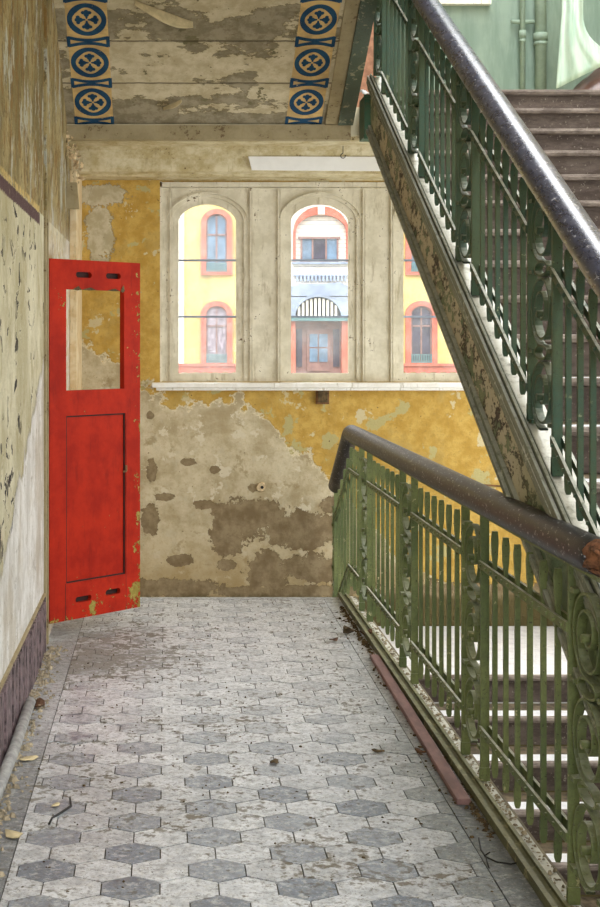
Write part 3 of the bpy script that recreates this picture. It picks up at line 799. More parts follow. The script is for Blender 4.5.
# ================================================================= BALUSTRADES
def scroll_mesh(h, w):
    """three large volutes linked by small loops between two uprights, centred on y=0, from z=0 to z=h"""
    mb = MB(); bw, th = .026, .0075
    unit = (h - .02) / 3.38; big = unit; small = unit * .19*1.9
    z = .01; a = w * .44
    for k in range(3):
        hb = big * .5; c = z + hb
        flip = 1 if k % 2 == 0 else 1
        path = []; turns = 2.15; n = 60
        for q in range(n+1):
            t = q / n; an = -PI/2 + flip * t * turns * 2 * PI
            f_ = 1 - t * .86
            if t < .42: f_ = 1 - t*.35
            else: f_ = (1 - .42*.35) - (t - .42) / .58 * (.853 - .16)
            path.append((a * f_ * math.cos(an), c + hb * f_ * math.sin(an)))
        mb.band(path, 0, bw, th)
        # boss at the eye of the volute
        mb.tube([(-.022, path[-1][0], path[-1][1]), (.022, path[-1][0], path[-1][1])], .013, 12)
        z += big
        if k < 2:
            ls = (h - .02 - 3*big) / 2; c2 = z + ls/2
            p2 = [(a*.62*math.cos(2*PI*q/24), c2 + ls*.52*math.sin(2*PI*q/24)) for q in range(24)]
            mb.band(p2, 0, bw, th, close=True)
            for s_ in (-1, 1): mb.box(-.015, .015, min(0, s_*w/2), max(0, s_*w/2), c2-.004, c2+.004) if k == 9 else None
            z += ls
    # collars tying the scroll to the uprights
    for zz in (.03, h*.335, h*.665, h-.03):
        mb.box(-.016, .016, -w/2, -a*.8, zz-.007, zz+.007); mb.box(-.016, .016, a*.8, w/2, zz-.007, zz+.007)
    return mb
def baluster_mesh(h):
    mb = MB()
    prof = [(0, .006, .005), (.012, .010, .006), (.05, .0115, .007), (.09, .0085, .007), (h-.17, .0085, .007), (h-.115, .0075, .0065), (h-.085, .0105, .007), (h-.03, .0125, .007), (h, .0095, .006)]
    for (za, wa, ta), (zb, wb, tb) in zip(prof, prof[1:]):
        mb.hexa([(-wa,-ta,za),(wa,-ta,za),(wa,ta,za),(-wa,ta,za),(-wb,-tb,zb),(wb,-tb,zb),(wb,tb,zb),(-wb,tb,zb)])
    return mb
def bar_rail(mb, x, pa, pb, riv):                    # pair of flat bars either side of the balusters, with rivets
    (ya_, za), (yb_, zb) = pa, pb
    for s_ in (-1, 1):
        xo = x + s_*.0175
        mb.hexa([(xo-.005,ya_,za-.014),(xo+.005,ya_,za-.014),(xo+.005,yb_,zb-.014),(xo-.005,yb_,zb-.014),(xo-.005,ya_,za+.014),(xo+.005,ya_,za+.014),(xo+.005,yb_,zb+.014),(xo-.005,yb_,zb+.014)])
        for yy in riv:
            t = (yy - ya_) / (yb_ - ya_); zz = za + (zb-za)*t; d = xo + s_*.0075
            mb.box(d-.0035, d+.0035, yy-.005, yy+.005, zz-.005, zz+.005)

def copy_of(o, parent, loc):
    c = o.copy(); c.parent = parent; c.location = loc; col.objects.link(c)
    for ch in list(o.children):
        d = ch.copy(); d.parent = c; col.objects.link(d)
    return c
# --- near, level balustrade
XB = 1.18
nb = thing('balustrade', (XB, 3.8, 0), 'near green iron railing with scroll panels and level dark handrail', 'railing')
O = ORG[nb.name]
def loc(x, y, z): return Vector((x, y, z)) - O
cols_y = [3.89, 5.35, 6.81, 8.27]; CW = .33
bal = baluster_mesh(.885); scr = scroll_mesh(.86, CW - .03)
ref = bal.build('baluster', 'green_iron_lower'); sref = scr.build('scroll_panel', 'scroll_lower')
first = {'b': True, 's': True}
def put(kind, ref_, parent, l):
    if first.get(kind): first[kind] = False; ref_.parent = parent; ref_.location = l; return ref_
    return copy_of(ref_, parent, l)
pm = MB(); pm.box(-.016, .016, -.007, .007, 0, .985); pm.box(-.018, .018, -.009, .009, 0, .05)
pref = pm.build('post', 'green_iron_lower'); first['p'] = True
for cy in cols_y:
    put('s', sref, nb, loc(XB, cy, .10))
    for s_ in (-1, 1): put('p', pref, nb, loc(XB, cy + s_*CW/2, .014))
spans = [(cols_y[i]+CW/2, cols_y[i+1]-CW/2) for i in range(3)] + [(cols_y[3]+CW/2, YE)]
for a, b in spans:
    n = 7 if b - a > .8 else 3
    ysb = [a + (b-a)*k/n for k in range(1, n)] + ([YE-.01] if n == 3 else [])
    for yy in ysb: put('b', ref, nb, loc(XB, yy, .075))
    for zz in (.816, .205):
        m = MB(); bar_rail(m, XB, (a, zz), (b, zz), [a + (b-a)*(k+.5)/(2*n) for k in range(2*n)]); m.build('flat_rail', 'green_iron_lower', nb)
# the part that drops with the short steps, ending in a slim scroll post
for zz in (.816, .205):
    m = MB(); bar_rail(m, XB, (YE, zz), (9.70, zz-.42), [9.1, 9.3, 9.5]); m.build('flat_rail', 'green_iron_lower', nb)
for k in range(1, 5): put('b', ref, nb, loc(XB, YE + .155*k, .075 - .084*k))
m = MB(); m.box(-.016, .016, -.007, .007, -.40, .60); m.v = [(a+XB, b+9.70, c) for a, b, c in m.v]; m.build('post', 'green_iron_lower', nb)
m = scroll_mesh(.86, .10); m.v = [(a+XB, b+9.78, c-.36) for a, b, c in m.v]; m.build('scroll_panel', 'scroll_lower', nb)
m = MB(); m.box(XB-.016, XB+.016, 3.72, YE, .995, 1.008); m.build('core_rail', 'green_iron_lower', nb)
m = MB(); rad = [.045, .052] + [.053]*40; 
path = [(XB, 3.80, 1.052), (XB, 3.83, 1.053)] + [(XB, 3.9 + k*(YE-4.0)/16, 1.053) for k in range(17)] 
path += [(XB, YE-.02, 1.052), (XB, YE+.04, 1.042), (XB, YE+.09, 1.018), (XB, YE+.16, .978)] + [(XB, YE+.16+.16*k, .978-.087*k) for k in range(1, 5)]
m.tube(path, [.044, .050] + [.053]*(len(path)-2), 24); hr = m.build('handrail', 'lower_handrail', nb)
m = MB()                                             # ragged broken end
m.tube([(XB+.004, 3.70, 1.040), (XB+.002, 3.73, 1.046), (XB, 3.765, 1.05), (XB, 3.81, 1.052)], [.012, .030, .043, .046], 14, jit=.22)
for k in range(16):
    an = R.uniform(0, 2*PI); rr_ = R.uniform(.01, .042); p = (XB+rr_*math.cos(an), 3.80, 1.052+rr_*math.sin(an))
    m.tube([p, (p[0]+R.uniform(-.006,.006), 3.76-R.uniform(0,.03), p[2]), (p[0]+R.uniform(-.01,.01), 3.71-R.uniform(0,.05), p[2]+R.uniform(-.008,.008))], [.008,.006,.001], 5)
tag(m.build('broken_end', 'broken_wood', hr), 'splintered brown broken end of the handrail')
m = MB(); m.box(1.10, 1.118, 3.0, YE+.02, .0, .032); m.box(1.118, 1.142, 3.0, YE+.02, .0, .018); m.box(1.142, 1.152, 3.0, YE+.02, .0, .030); m.box(1.152, 1.163, 3.0, YE+.02, .0, .020); m.build('kerb_bar', 'kerb_iron', nb)

# --- balustrade of the climbing flight
XU = 1.24
ub = thing('balustrade', (XU, 3.0, line(-2.76, 3.0)), 'sloping green iron railing with glossy blue-black handrail on the climbing stair', 'railing')
O = ORG[ub.name]
CH, CU, CLr, CB = -1.875, -2.10, -2.635, -2.73
cu = [3.42, 4.59, 5.76, 6.93, 8.10]; CW2 = .30
ref2 = baluster_mesh(.755).build('baluster', 'green_iron_upper'); s2 = scroll_mesh(.80, CW2-.03).build('scroll_panel', 'scroll_upper')
pm = MB(); pm.box(-.016, .016, -.008, .008, 0, .84); pm.box(-.017, .017, -.012, .012, 0, .06); p2 = pm.build('post', 'green_iron_upper')
first.update({'b2': True, 's2': True, 'p2': True})
for cy in cu:
    put('s2', s2, ub, loc(XU, cy, line(-2.70, cy) - .0))
    for s_ in (-1, 1): y_ = cy + s_*CW2/2; put('p2', p2, ub, loc(XU, y_, line(-2.75, y_)))
sp = [(2.9, cu[0]-CW2/2)] + [(cu[i]+CW2/2, cu[i+1]-CW2/2) for i in range(4)]
for a, b in sp:
    n = 7 if b-a > .7 else (4 if b-a > .4 else 3)
    for k in range(1, n):
        yy = a + (b-a)*k/n; put('b2', ref2, ub, loc(XU, yy, line(CB, yy)))
    for c in (CU, CLr):
        m = MB(); bar_rail(m, XU, (a, line(c, a)), (b, line(c, b)), [a + (b-a)*(k+.5)/(2*n) for k in range(2*n)]); m.build('flat_rail', 'green_iron_upper', ub)
m = MB(); sbar(m, XU-.016, XU+.016, CH-.062, CH-.048, 2.9, 8.26); m.build('core_rail', 'green_iron_upper', ub)
m = MB(); m.tube([(XU, 2.9+ (8.26-2.9)*k/20, line(CH, 2.9+(8.26-2.9)*k/20)) for k in range(21)] + [(XU-.01, 8.34, line(CH, 8.31)), (XU-.05, 8.40, line(CH, 8.34))], .053, 24); m.build('handrail', 'upper_handrail', ub)
# balustrade of the upper left flight: only its near foot is seen at the top
m = MB()

# ================================================================= RED DOOR
hx, hy = -.648, 7.65; fx, fy = -.163, 8.14
DW = math.hypot(fx-hx, fy-hy); DH = 1.995; zb = .095
dr = thing('door_1', (hx, hy, zb), 'red painted narrow door leaf standing ajar with empty window opening', 'door', kind='structure')
ORG[dr.name] = Vector((0,0,0)); dr.rotation_euler = (0, 0, math.atan2(fy-hy, fx-hx))
def slot(u0, u1, v, h=.032):
    return [(u0, u1, v-h*.25, v+h*.25), (u0+.004, u1-.004, v-h*.42, v+h*.42), (u0+.010, u1-.010, v-h/2, v+h/2)]
u = lambda t: t * DW
holes = [(u(.175), u(.815), DH-.725, DH-.165)]
for v in (DH-.082,): holes += slot(u(.28), u(.45), v) + slot(u(.61), u(.775), v)
holes += slot(u(.275), u(.445), .105) + slot(u(.605), u(.77), .115)
holes += [(u(.175), u(.83), .205, DH-.865)]
d = MB(); plate(d, holes, DW, DH, -.018, .018); leaf = d.build('door_frame', 'red_door_paint', dr)
leaf.modifiers.clear()
d = MB(); d.box(u(.17), u(.835), -.007, .007, .20, DH-.86)
d.build('door_panel', 'red_door_paint', dr)
d = MB()
for (a, b, c, e) in ((u(.175), u(.83), .205, .213), (u(.175), u(.83), DH-.873, DH-.865), (u(.175), u(.188), .205, DH-.865), (u(.818), u(.83), .205, DH-.865)):
    d.box(a, b, -.013, -.007, c, e)
d.box(u(.165), u(.170), -.0188, -.018, .0, .205); d.box(u(.835), u(.838), -.0188, -.018, .0, DH-.9)
d.build('panel_shadow_line', 'door_shadow_gap', dr)  # dark strips drawn as shadow lines round the panel
d = MB(); d.box(u(.80), u(.84), -.022, -.018, .79, .80); d.box(u(.825), u(.845), -.024, -.018, .795, .83); tag(d.build('keyhole_scar', 'rust', dr), 'chipped scar where the door handle was')
for zz in (.25, 1.70):
    d = MB(); d.tube([(-.004, -.004, zz), (-.004, -.004, zz+.11)], .008, 10); d.build('hinge', 'rust', dr)
d = MB()
for (a_, b_, c_, e_) in ((.26,.47,DH-.11,DH-.05), (.59,.79,DH-.11,DH-.05), (.255,.465,.075,.135), (.585,.785,.085,.145)): d.box(u(a_), u(b_), .006, .016, c_, e_)
d.build('slot_shade', 'door_shadow_gap', dr)  # dark plates behind the slots, standing in for the shade inside
d = MB()                                            # torn paint tongues round the window opening
for (a, w_, h_) in ((.24, .10, .02), (.34, .16, .014), (.62, .14, .012), (.77, .05, .035)):
    d.quad((u(a), -.02, DH-.165), (u(a+w_*.5), -.021, DH-.165-h_*.3), (u(a+w_), -.02, DH-.165), (u(a+w_*.55), -.026, DH-.165+h_))
d.build('torn_paint', 'dirt', dr)

# ================================================================= SMALL THINGS
sg = MB(); x0 = .575; x1 = 1.50
sg.hexa([(x0+.012,9.575,2.806),(x1,9.575,2.800),(x1,9.60,2.800),(x0+.012,9.60,2.806),(x0-.012,9.575,2.900),(x1,9.575,2.897),(x1,9.60,2.897),(x0-.012,9.60,2.900)])
tag(sg.build('white_board', 'white_board', bevel=.002), 'long flat white board fixed along the cornice above the windows', 'board')
hk = MB(); c = at(343, 156, 9.50)
hk.tube([(c[0], 9.5, 2.965), (c[0], 9.5, 2.91)], .0025, 6)
hk.tube([(c[0] + .016*math.cos(a), 9.5, 2.893 + .016*math.sin(a)) for a in [PI/2 + k*PI/8 for k in range(14)]], .003, 6)
tag(hk.build('hook', 'black_wire'), 'small dark wire hook hanging in front of the white board', 'hook')
bx = MB(); a = at(316, 389, 9.98); b = at(329, 404, 9.98)
bx.box(a[0], b[0], 9.965, YB, b[2], a[2]); bx.cur = 1; bx.box(a[0]+.012, b[0]-.012, 9.955, 9.966, b[2]+.012, a[2]-.008)
tag(bx.build('junction_box', ['rust', 'dirt'], bevel=.002), 'small square rusty box on the wall under the white sill', 'wall box')
hl = MB(); c = at(261, 487, YB)
hl.tube([(c[0], YB+.0, c[2]), (c[0], YB-.012, c[2])], [.035, .030], 14, jit=.12)
hl.cur = 1; hl.tube([(c[0]+.006, YB-.004, c[2]), (c[0]+.008, YB-.016, c[2]-.002)], [.013, .011], 10)
tag(hl.build('pipe_stub', ['flaked_plaster', 'black_wire']), 'broken pipe stub in a plaster hole in the middle of the window wall', 'pipe stub')
cr = MB(); cr.tube([at(448, 485, 9.99), at(470, 484, 9.99), at(500, 486, 9.99)], .006, 8)
cr.tube([at(500, 486, 9.99), at(560, 487, 9.99)], .006, 8)
tag(cr.build('conduit', 'rust'), 'thin brown horizontal pipe across yellow wall behind the near handrail', 'pipe')
# bracket and flaking corner at the top left
bk = MB(); p = at(73, 210, 9.2); q = at(84, 184, 9.2)
bk.hexa([(XL,9.1,p[2]),(p[0]+.045,9.1,p[2]+.0),(p[0]+.045,9.16,p[2]),(XL,9.16,p[2]),(XL,9.1,q[2]),(p[0]+.03,9.1,q[2]),(p[0]+.03,9.16,q[2]),(XL,9.16,q[2])])
bk.quad((p[0]+.085,9.1,p[2]), (p[0]+.13,9.09,q[2]-.03), (p[0]+.132,9.10,q[2]-.028), (p[0]+.09,9.12,p[2]+.01))
tag(bk.build('wall_bracket', 'edge_board', bevel=.002), 'small wooden bracket box on the left wall above the red door', 'bracket')
fk = MB()
for k in range(70):
    t = R.random(); px_ = 66 + 14*t + R.uniform(-4, 7); py_ = 139 + 40*t + R.uniform(-8, 8)
    Y = 9.12 + R.uniform(-.05, .05); c = Vector(at(px_, py_, Y)); c.x = max(c.x, XL+.004)
    s_ = R.uniform(.008, .026); e1 = Vector((R.uniform(-1,1), R.uniform(-.6,.6), R.uniform(-1,1))).normalized()*s_; e2 = Vector((R.uniform(-1,1), R.uniform(-1,.2), R.uniform(-1,1))).normalized()*s_*.7
    t_ = e1.cross(e2).normalized()*.003
    fk.hexa([c-e1, c+e2, c+e1, c-e2, c-e1+t_, c+e2+t_, c+e1+t_, c-e2+t_])
tag(fk.build('peeling_plaster', 'flaked_plaster'), 'cluster of peeling plaster flakes in the top left corner below the ceiling', 'plaster flakes', kind='stuff')
# curled paper hanging off the soffit
def paper(name, pts, label, drop):
    m = MB(); n = 10; row = []
    (xa, ya_), (xb, yb_) = pts
    for i in range(n+1):
        t = i/n; r_ = []
        for j in range(7):
            s_ = j/6; an = s_*2.6
            x = xa + (xb-xa)*t; y = ya_ + (yb_-ya_)*t - .14*drop*10*s_*.35*(1+.3*math.sin(5*t)) ; z = sof(y) - .004 - drop*(1-math.cos(an))*.5*(.6+.5*math.sin(PI*t))
            r_.append((x, y, z))
        row.append(r_)
    for i in range(n):
        for j in range(6):
            m.quad(row[i][j], row[i+1][j], row[i+1][j+1], row[i][j+1], smooth=True)
    o = m.build(name, 'paper', weld=True); sm = o.modifiers.new('t', 'SOLIDIFY'); sm.thickness = .003
    return tag(o, label, 'torn paper')
paper('torn_paper', ((-.18, 8.12), (.16, 8.28)), 'large curl of torn cream paper hanging from top of the sloping ceiling', .11)
paper('torn_paper', ((-.02, 9.02), (.10, 8.94)), 'small grey paper flap peeling off low on the sloping ceiling', .05)

# pipes on the green wall
def pipe(x, r, z0, z1, mat, label, bracket):
    root = thing('pipe', (x, YB-.06, z0), label, 'pipe', 'pipes on the green wall')
    m = MB(); m.tube([(x, YB-.06, z0), (x, YB-.06, z1)], r, 16); m.build('pipe_run', mat, root)
    m = MB(); m.tube([(x, YB-.06, z0+bracket), (x, YB-.06, z0+bracket+.05)], r*1.28, 16); m.tube([(x, YB-.06, z0+bracket-.035), (x, YB-.06, z0+bracket-.012)], r*1.2, 16); m.build('collar', mat, root)
    m = MB(); m.tube([(x, YB-.06, z0), (x, YB-.06, z0+.03)], r*1.15, 12); m.build('dark_foot', 'black_wire', root)
    return root
pipe((540-PX)/140.6, .040, ZUP, 6.3, 'pale_pipe', 'thick pale green vertical pipe with a collar joint on the green wall', .60)
pipe((522-PX)/140.6, .019, ZUP, 6.3, 'pale_pipe', 'thin pale green vertical pipe left of the thicker pipe', .62)
cp = MB(); zc = EYE + (PY-22)/140.6; cp.tube([((511-PX)/140.6, YB-.045, zc), ((538-PX)/140.6, YB-.045, zc)], .016, 12)
tag(cp.build('pipe', 'pale_pipe'), 'short horizontal pale green pipe linking the two vertical pipes', 'pipe', 'pipes on the green wall')

# hanging plastic sheet and wrapped bundle on the landing
sh = MB(); n, mrow = 26, 22; rows = []
Yh = 9.45
for i in range(mrow+1):
    t = i/mrow; py_ = -60 + 148*t; rr = []
    for j in range(n+1):
        s_ = j/n
        left = 562 - 5*max(0, t-.5)*2*1.2; right = 583 + 50*max(0, t-.55)**2*4.2
        px_ = left + (right-left)*s_
        low = 89 - 22*min(1, (px_-556)/44.0)
        yy_ = min(py_, low) if t < 1 else low
        yy_ = -60 + (low+60)*t
        fold = .05*math.sin(s_*PI)  + .012*math.sin(s_*17 + t*2)
        rr.append(at(px_, yy_, Yh - fold - .1*t*s_))
    rows.append(rr)
for i in range(mrow):
    for j in range(n): sh.quad(rows[i][j], rows[i][j+1], rows[i+1][j+1], rows[i+1][j], smooth=True)
o = sh.build('plastic_sheet', 'plastic_sheet', weld=True); so_ = o.modifiers.new('t', 'SOLIDIFY'); so_.thickness = .004
tag(o, 'pale green sheet hanging beside the pipes and flaring out at its hem', 'sheet')
bu = MB(); rows = []
for i in range(13):
    t = i/12; x = (553-PX)*9.5/F + t*.52; top = .0 + .36*math.sin(min(1, t*1.15)*PI/2)**1.0
    r_ = []
    for j in range(13):
        an = PI*j/12; r_.append((x, 9.52 - .25*math.cos(an)*(.5+.5*t), ZUP + max(.0, top*math.sin(an)*(1+.05*math.sin(9*t+3*j)))))
    rows.append(r_)
for i in range(12):
    for j in range(12): bu.quad(rows[i][j], rows[i+1][j], rows[i+1][j+1], rows[i][j+1], smooth=True)
bu.quad(*rows[-1])
o = bu.build('wrapped_bundle', 'brown_bundle', weld=True); tag(o, 'brown bundle wrapped in clear plastic on the top landing at right edge', 'bundle')
# rag on the landing beam
rg = MB(); c = Vector(at(368, 92, 8.47)); rows = []
for i in range(9):
    t = i/8; rows.append([(c.x - .045 + .11*t, 8.50 - .10*s_ - .015*math.sin(7*t), 3.145 + .010*math.sin(9*t + 4*s_) - (.05*s_*s_)*(.3+t) ) for s_ in (0,.2,.4,.6,.8,1)])
for i in range(8):
    for j in range(5): rg.quad(rows[i][j], rows[i][j+1], rows[i+1][j+1], rows[i+1][j], smooth=True)
o = rg.build('rag', 'white_rag', weld=True); so_ = o.modifiers.new('t', 'SOLIDIFY'); so_.thickness = .006; so_.offset = 1
tag(o, 'crumpled white rag lying on the dark green landing beam', 'rag')

# plank leaning by the kerb
pk = MB(); a = on_floor(457, 806); b = on_floor(470, 806); c = on_floor(388, 657); d_ = on_floor(378, 657)
pk.hexa([(1.028,4.95,.002),(1.078,4.95,.002),(1.096,7.22,.002),(1.052,7.22,.002),(1.028,4.95,.024),(1.078,4.95,.024),(1.096,7.22,.024),(1.052,7.22,.024)])
tag(pk.build('plank', 'plank', bevel=.003), 'long pinkish brown wooden batten lying on the floor beside the railing kerb', 'wooden batten')
# wire
wi = MB(); pts = [on_floor(*p, z=zz) for p, zz in (((479,838),.03), ((481,850),.012), ((486,857),.006), ((497,862),.004), ((511,864),.004), ((527,861),.006))]
wi.tube(pts, .0028, 8); wi.tube([on_floor(484,856,.006), on_floor(490,852,.02)], .0025, 6); wi.tube([on_floor(486,857,.006), on_floor(489,868,.004)], .002, 6)
tag(wi.build('wire', 'black_wire'), 'bent black wire lying on the floor border below the railing', 'wire')
# pipe in the dust at the wall foot
wp = MB(); wp.tube([(XL+.045, 4.0, .03), (XL+.043, 4.8, .03), (XL+.05, 5.5, .028), (XL+.045, 6.25, .03)], .024, 12, jit=.05)
tag(wp.build('pipe', 'old_pipe'), 'dusty grey pipe lying along the foot of the left wall', 'pipe')

def chip(name, px_, py_, s_, mat, label, cat, curl=.25, group=None, asp=.6):
    c = Vector(on_floor(px_, py_, .003)); m = MB(); n = 9; ang = R.uniform(0, PI)
    ring = []
    for k in range(n):
        a = 2*PI*k/n; r_ = s_*R.uniform(.65, 1.1); x_, y_ = r_*math.cos(a), r_*asp*math.sin(a)
        ring.append((c.x + x_*math.cos(ang)-y_*math.sin(ang), c.y + x_*math.sin(ang)+y_*math.cos(ang), .003 + abs(math.cos(a))*s_*curl*R.uniform(.5,1)))
    m.v = ring + [(c.x, c.y, .004)] + [(a, b, z_+.004) for a, b, z_ in ring] + [(c.x, c.y, .008)]
    for k in range(n):
        j = (k+1) % n; m.f += [(n, j, k), (2*n+1, n+1+k, n+1+j), (k, j, n+1+j, n+1+k)]; m.mi += [0]*3; m.sm += [True]*3
    return tag(m.build(name, mat), label, cat, group)
chip('paper_scrap', 28, 760, .045, 'paper', 'cream paint flake on the left floor border, the farther of the two large ones', 'paint flake')
chip('paper_scrap', 13, 836, .045, 'paper', 'pale paint flake nearest the bottom left corner of the photo', 'paint flake')
chip('dry_leaf', 39, 707, .06, 'leaf', 'dark brown dry leaf on the left floor border near the skirting', 'leaf', .5)
chip('paper_scrap', 56, 806, .022, 'paper', 'small ochre flake beside the curled black twig', 'paint flake')
chip('dry_leaf', 334, 641, .035, 'leaf', 'small reddish brown leaf on far floor left of the railing foot', 'leaf', .6)
chip('dry_leaf', 348, 634, .06, 'dirt', 'dark crumpled leaf clump near the far foot of the railing', 'leaf clump', .9)
chip('dry_leaf', 366, 636, .05, 'leaf', 'brown leaf against the kerb just right of the crumpled clump', 'leaf', .9)
chip('dry_leaf', 379, 752, .028, 'dirt', 'single dark leaf on the tiles left of the plank middle', 'leaf', .3)
chip('dry_leaf', 421, 753, .03, 'leaf', 'brown leaf on the border close to the plank', 'leaf', .5)
chip('dry_leaf', 274, 763, .028, 'dirt', 'small dark leaf on the tiles in the middle of the floor', 'leaf', .3)
tw = MB(); tw.tube([on_floor(70, 798, .012), on_floor(71, 806, .006), on_floor(62, 812, .004), on_floor(52, 818, .004), on_floor(49, 824, .006)], .004, 7)
tag(tw.build('twig', 'black_wire'), 'curled black twig on the pale tiles at lower left', 'twig')

def crumbs(name, n, region, smin, smax, mat, label, cat):
    m = MB()
    for k in range(n):
        x, y = region(); s_ = R.uniform(smin, smax) * R.uniform(.5, 1); a = R.uniform(0, PI)
        ux, uy = math.cos(a)*s_, math.sin(a)*s_; h_ = s_*R.uniform(.4, 1.0)
        p = [(x-ux, y-uy, .001), (x+uy*.6, y-ux*.6, .001), (x+ux, y+uy, .001), (x-uy*.6, y+ux*.6, .001)]
        m.hexa(p + [(x+(q[0]-x)*.55, y+(q[1]-y)*.55, h_) for q in p])
    return tag(m.build(name, mat), label, cat, kind='stuff')
crumbs('dirt', 900, lambda: ((lambda y: (1.088 - abs(R.gauss(0, .012)) - .0, y))(R.uniform(4.6, 8.6)) if R.random() < .75 else (1.10-abs(R.gauss(0,.05)), R.uniform(4.6, 8.6))), .004, .016, 'dirt', 'brown dirt crumbs gathered between plank and railing kerb', 'dirt')
crumbs('rubble', 900, lambda: (XL + .022 + abs(R.gauss(0, .045)), R.uniform(4.0, 7.5)), .004, .022, 'rubble', 'plaster rubble and flakes along the foot of the left wall', 'rubble')
crumbs('plaster_dust', 1100, lambda: (R.uniform(-.5, 1.05), 3.9 + 5*R.random()**.8), .0025, .008, 'dirt', 'fine dark plaster crumbs scattered over the floor tiles', 'crumbs')
crumbs('ledge_dust', 500, lambda: (R.uniform(1.166, 1.198), R.uniform(3.6, 8.9)), .004, .014, 'rubble', 'grey rubble crumbs along the white ledge under the railing', 'crumbs').location.z = .012

# ================================================================= OUTSIDE
D = 45.0
def fp(px_, py_, Y=D): return at(px_, py_, Y)
yd = MB(); yd.box(-45, 55, 12.0, 95, -3.9, -3.7)
tag(yd.build('ground_outside', 'yard'), 'grey ground of the courtyard outside the windows', 'ground', kind='structure')
bd = thing('building', (5, D, -3.7), 'yellow building with pink brick window arches and central bay seen through the windows', 'building')
m = MB(); m.box(-16, 28, D, D+8, -3.7, 9.5); m.build('wall', 'facade_yellow', bd)
m = MB(); m.slope(-16.5, 28.5, D-.5, D+5, 9.5, 12.0, .2); m.build('roof', 'facade_roof', bd)
def arch_window(cx, a, zb, zs, rise, s, Y, infill, rail=True, cross=True):
    o = MB(); arched_ring(o, loop(cx, a+s, zb-s*.8, zs, rise+s), loop(cx, a, zb, zs, rise), Y-.12, Y+.02); fr = o.build('brick_surround', 'facade_pink', bd)
    g = MB(); g.quad(*[(x_, Y-.02, z_) for x_, z_ in loop(cx, a, zb, zs, rise)]); g.build('pane', infill, fr)
    g = MB(); w_ = .05
    if cross: g.box(cx-w_/2, cx+w_/2, Y-.06, Y-.02, zb, zs+rise); g.box(cx-a, cx+a, Y-.06, Y-.02, zb+(zs-zb)*.72, zb+(zs-zb)*.72+w_)
    arched_ring(g, loop(cx, a, zb, zs, rise), loop(cx, a-.05, zb+.05, zs, rise-.05), Y-.06, Y-.02); g.build('sash', 'facade_frame', fr)
    if rail:
        g = MB(); g.box(cx-a, cx+a, Y-.14, Y-.10, zb+.22, zb+.25); g.box(cx-a, cx+a, Y-.14, Y-.10, zb-.02, zb+.01)
        for k in range(9): xx = cx-a + 2*a*(k+.5)/9; g.box(xx-.02, xx+.02, Y-.13, Y-.11, zb, zb+.24)
        g.build('window_railing', 'facade_teal', fr)
k_ = D/F
for cxp, inf_lo, inf_up in ((216.5, 'facade_curtain', 'facade_blue'), (421, 'facade_dark', 'facade_blue'), (86, 'facade_dark', 'facade_blue'), (552, 'facade_dark', 'facade_blue')):
    cx = (cxp-PX)*k_; a = 10.6*k_
    z = lambda py_: EYE + (PY-py_)*k_
    arch_window(cx, a, z(362), z(313), 7*k_, 5.2*k_, D, inf_lo)
    arch_window(cx, a, z(271), z(222), 8*k_, 5.2*k_, D, inf_up)
    arch_window(cx, a, z(180), z(131), 7*k_, 5.2*k_, D, 'facade_blue', False)
z = lambda py_: EYE + (PY-py_)*k_
m = MB()
for (xa, xb) in ((-14, (286-PX)*k_), ((356-PX)*k_, 26)):
    m.box(xa, xb, D-.14, D+.01, z(372), z(366)); m.box(xa, xb, D-.2, D+.01, z(366), z(363.5))
    xx = xa
    while xx < xb-.3: m.box(xx, xx+.12, D-.16, D, z(375), z(372)); xx += .32
m.build('brick_band', 'facade_pink', bd)
m = MB()
for xc in (178, 182): m.box((xc-PX)*k_-.06, (xc-PX)*k_+.06, D-.12, D, -3.7, 9.4)
m.build('downpipe', 'facade_white', bd)
# central bay
DB = 43.6; kb = DB/F
X = lambda p: (p-PX)*kb
Z = lambda p: EYE + (PY-p)*kb
m = MB(); m.box(X(288), X(353), DB, D+.1, Z(296), 9.7); bw_ = m.build('bay_wall', 'facade_white', bd)
m = MB(); y_ = 260
for k in range(26):                                  # courses of the pale bricks
    zz = Z(290) + k*.12
    if zz > Z(205): break
    m.box(X(294), X(347.5), DB-.006, DB, zz, zz+.012)
m.build('brick_courses', 'facade_curtain', bw_)
m = MB(); cxb = 320.7
outer = [(X(cxb) + X(PX+27.5)*math.cos(PI*k/24), Z(232) + 25.5*kb*math.sin(PI*k/24)) for k in range(25)]
inner = [(X(cxb) + X(PX+25.0)*math.cos(PI*k/24), Z(232) + 17.0*kb*math.sin(PI*k/24)) for k in range(25)]
for k in range(24):
    o1, o2, i1, i2 = outer[k], outer[k+1], inner[k], inner[k+1]
    m.hexa([(i1[0],DB-.15,i1[1]),(i2[0],DB-.15,i2[1]),(i2[0],DB,i2[1]),(i1[0],DB,i1[1]),(o1[0],DB-.15,o1[1]),(o2[0],DB-.15,o2[1]),(o2[0],DB,o2[1]),(o1[0],DB,o1[1])])
m.box(X(293), X(295.5), DB-.1, DB, Z(262), Z(232)); m.box(X(346), X(348.5), DB-.1, DB, Z(262), Z(232))
m.build('brick_arch', 'facade_pink', bd)
m = MB(); m.box(X(317.3), X(324), DB-.22, DB-.1, Z(215), Z(206)); m.build('keystone', 'facade_white', bd)
m = MB(); m.box(X(300), X(338), DB-.1, DB, Z(262), Z(260)); m.box(X(298), X(340), DB-.12, DB, Z(239), Z(237))
for p in (300.5, 311.5, 325, 336.5): m.box(X(p), X(p+1.6), DB-.1, DB, Z(261), Z(238))
tw_ = m.build('triple_window', 'facade_frame', bd)
m = MB(); m.box(X(302), X(312), DB-.04, DB, Z(260), Z(239)); m.box(X(326), X(337), DB-.04, DB, Z(260), Z(239)); m.build('pane', 'facade_blue', tw_)
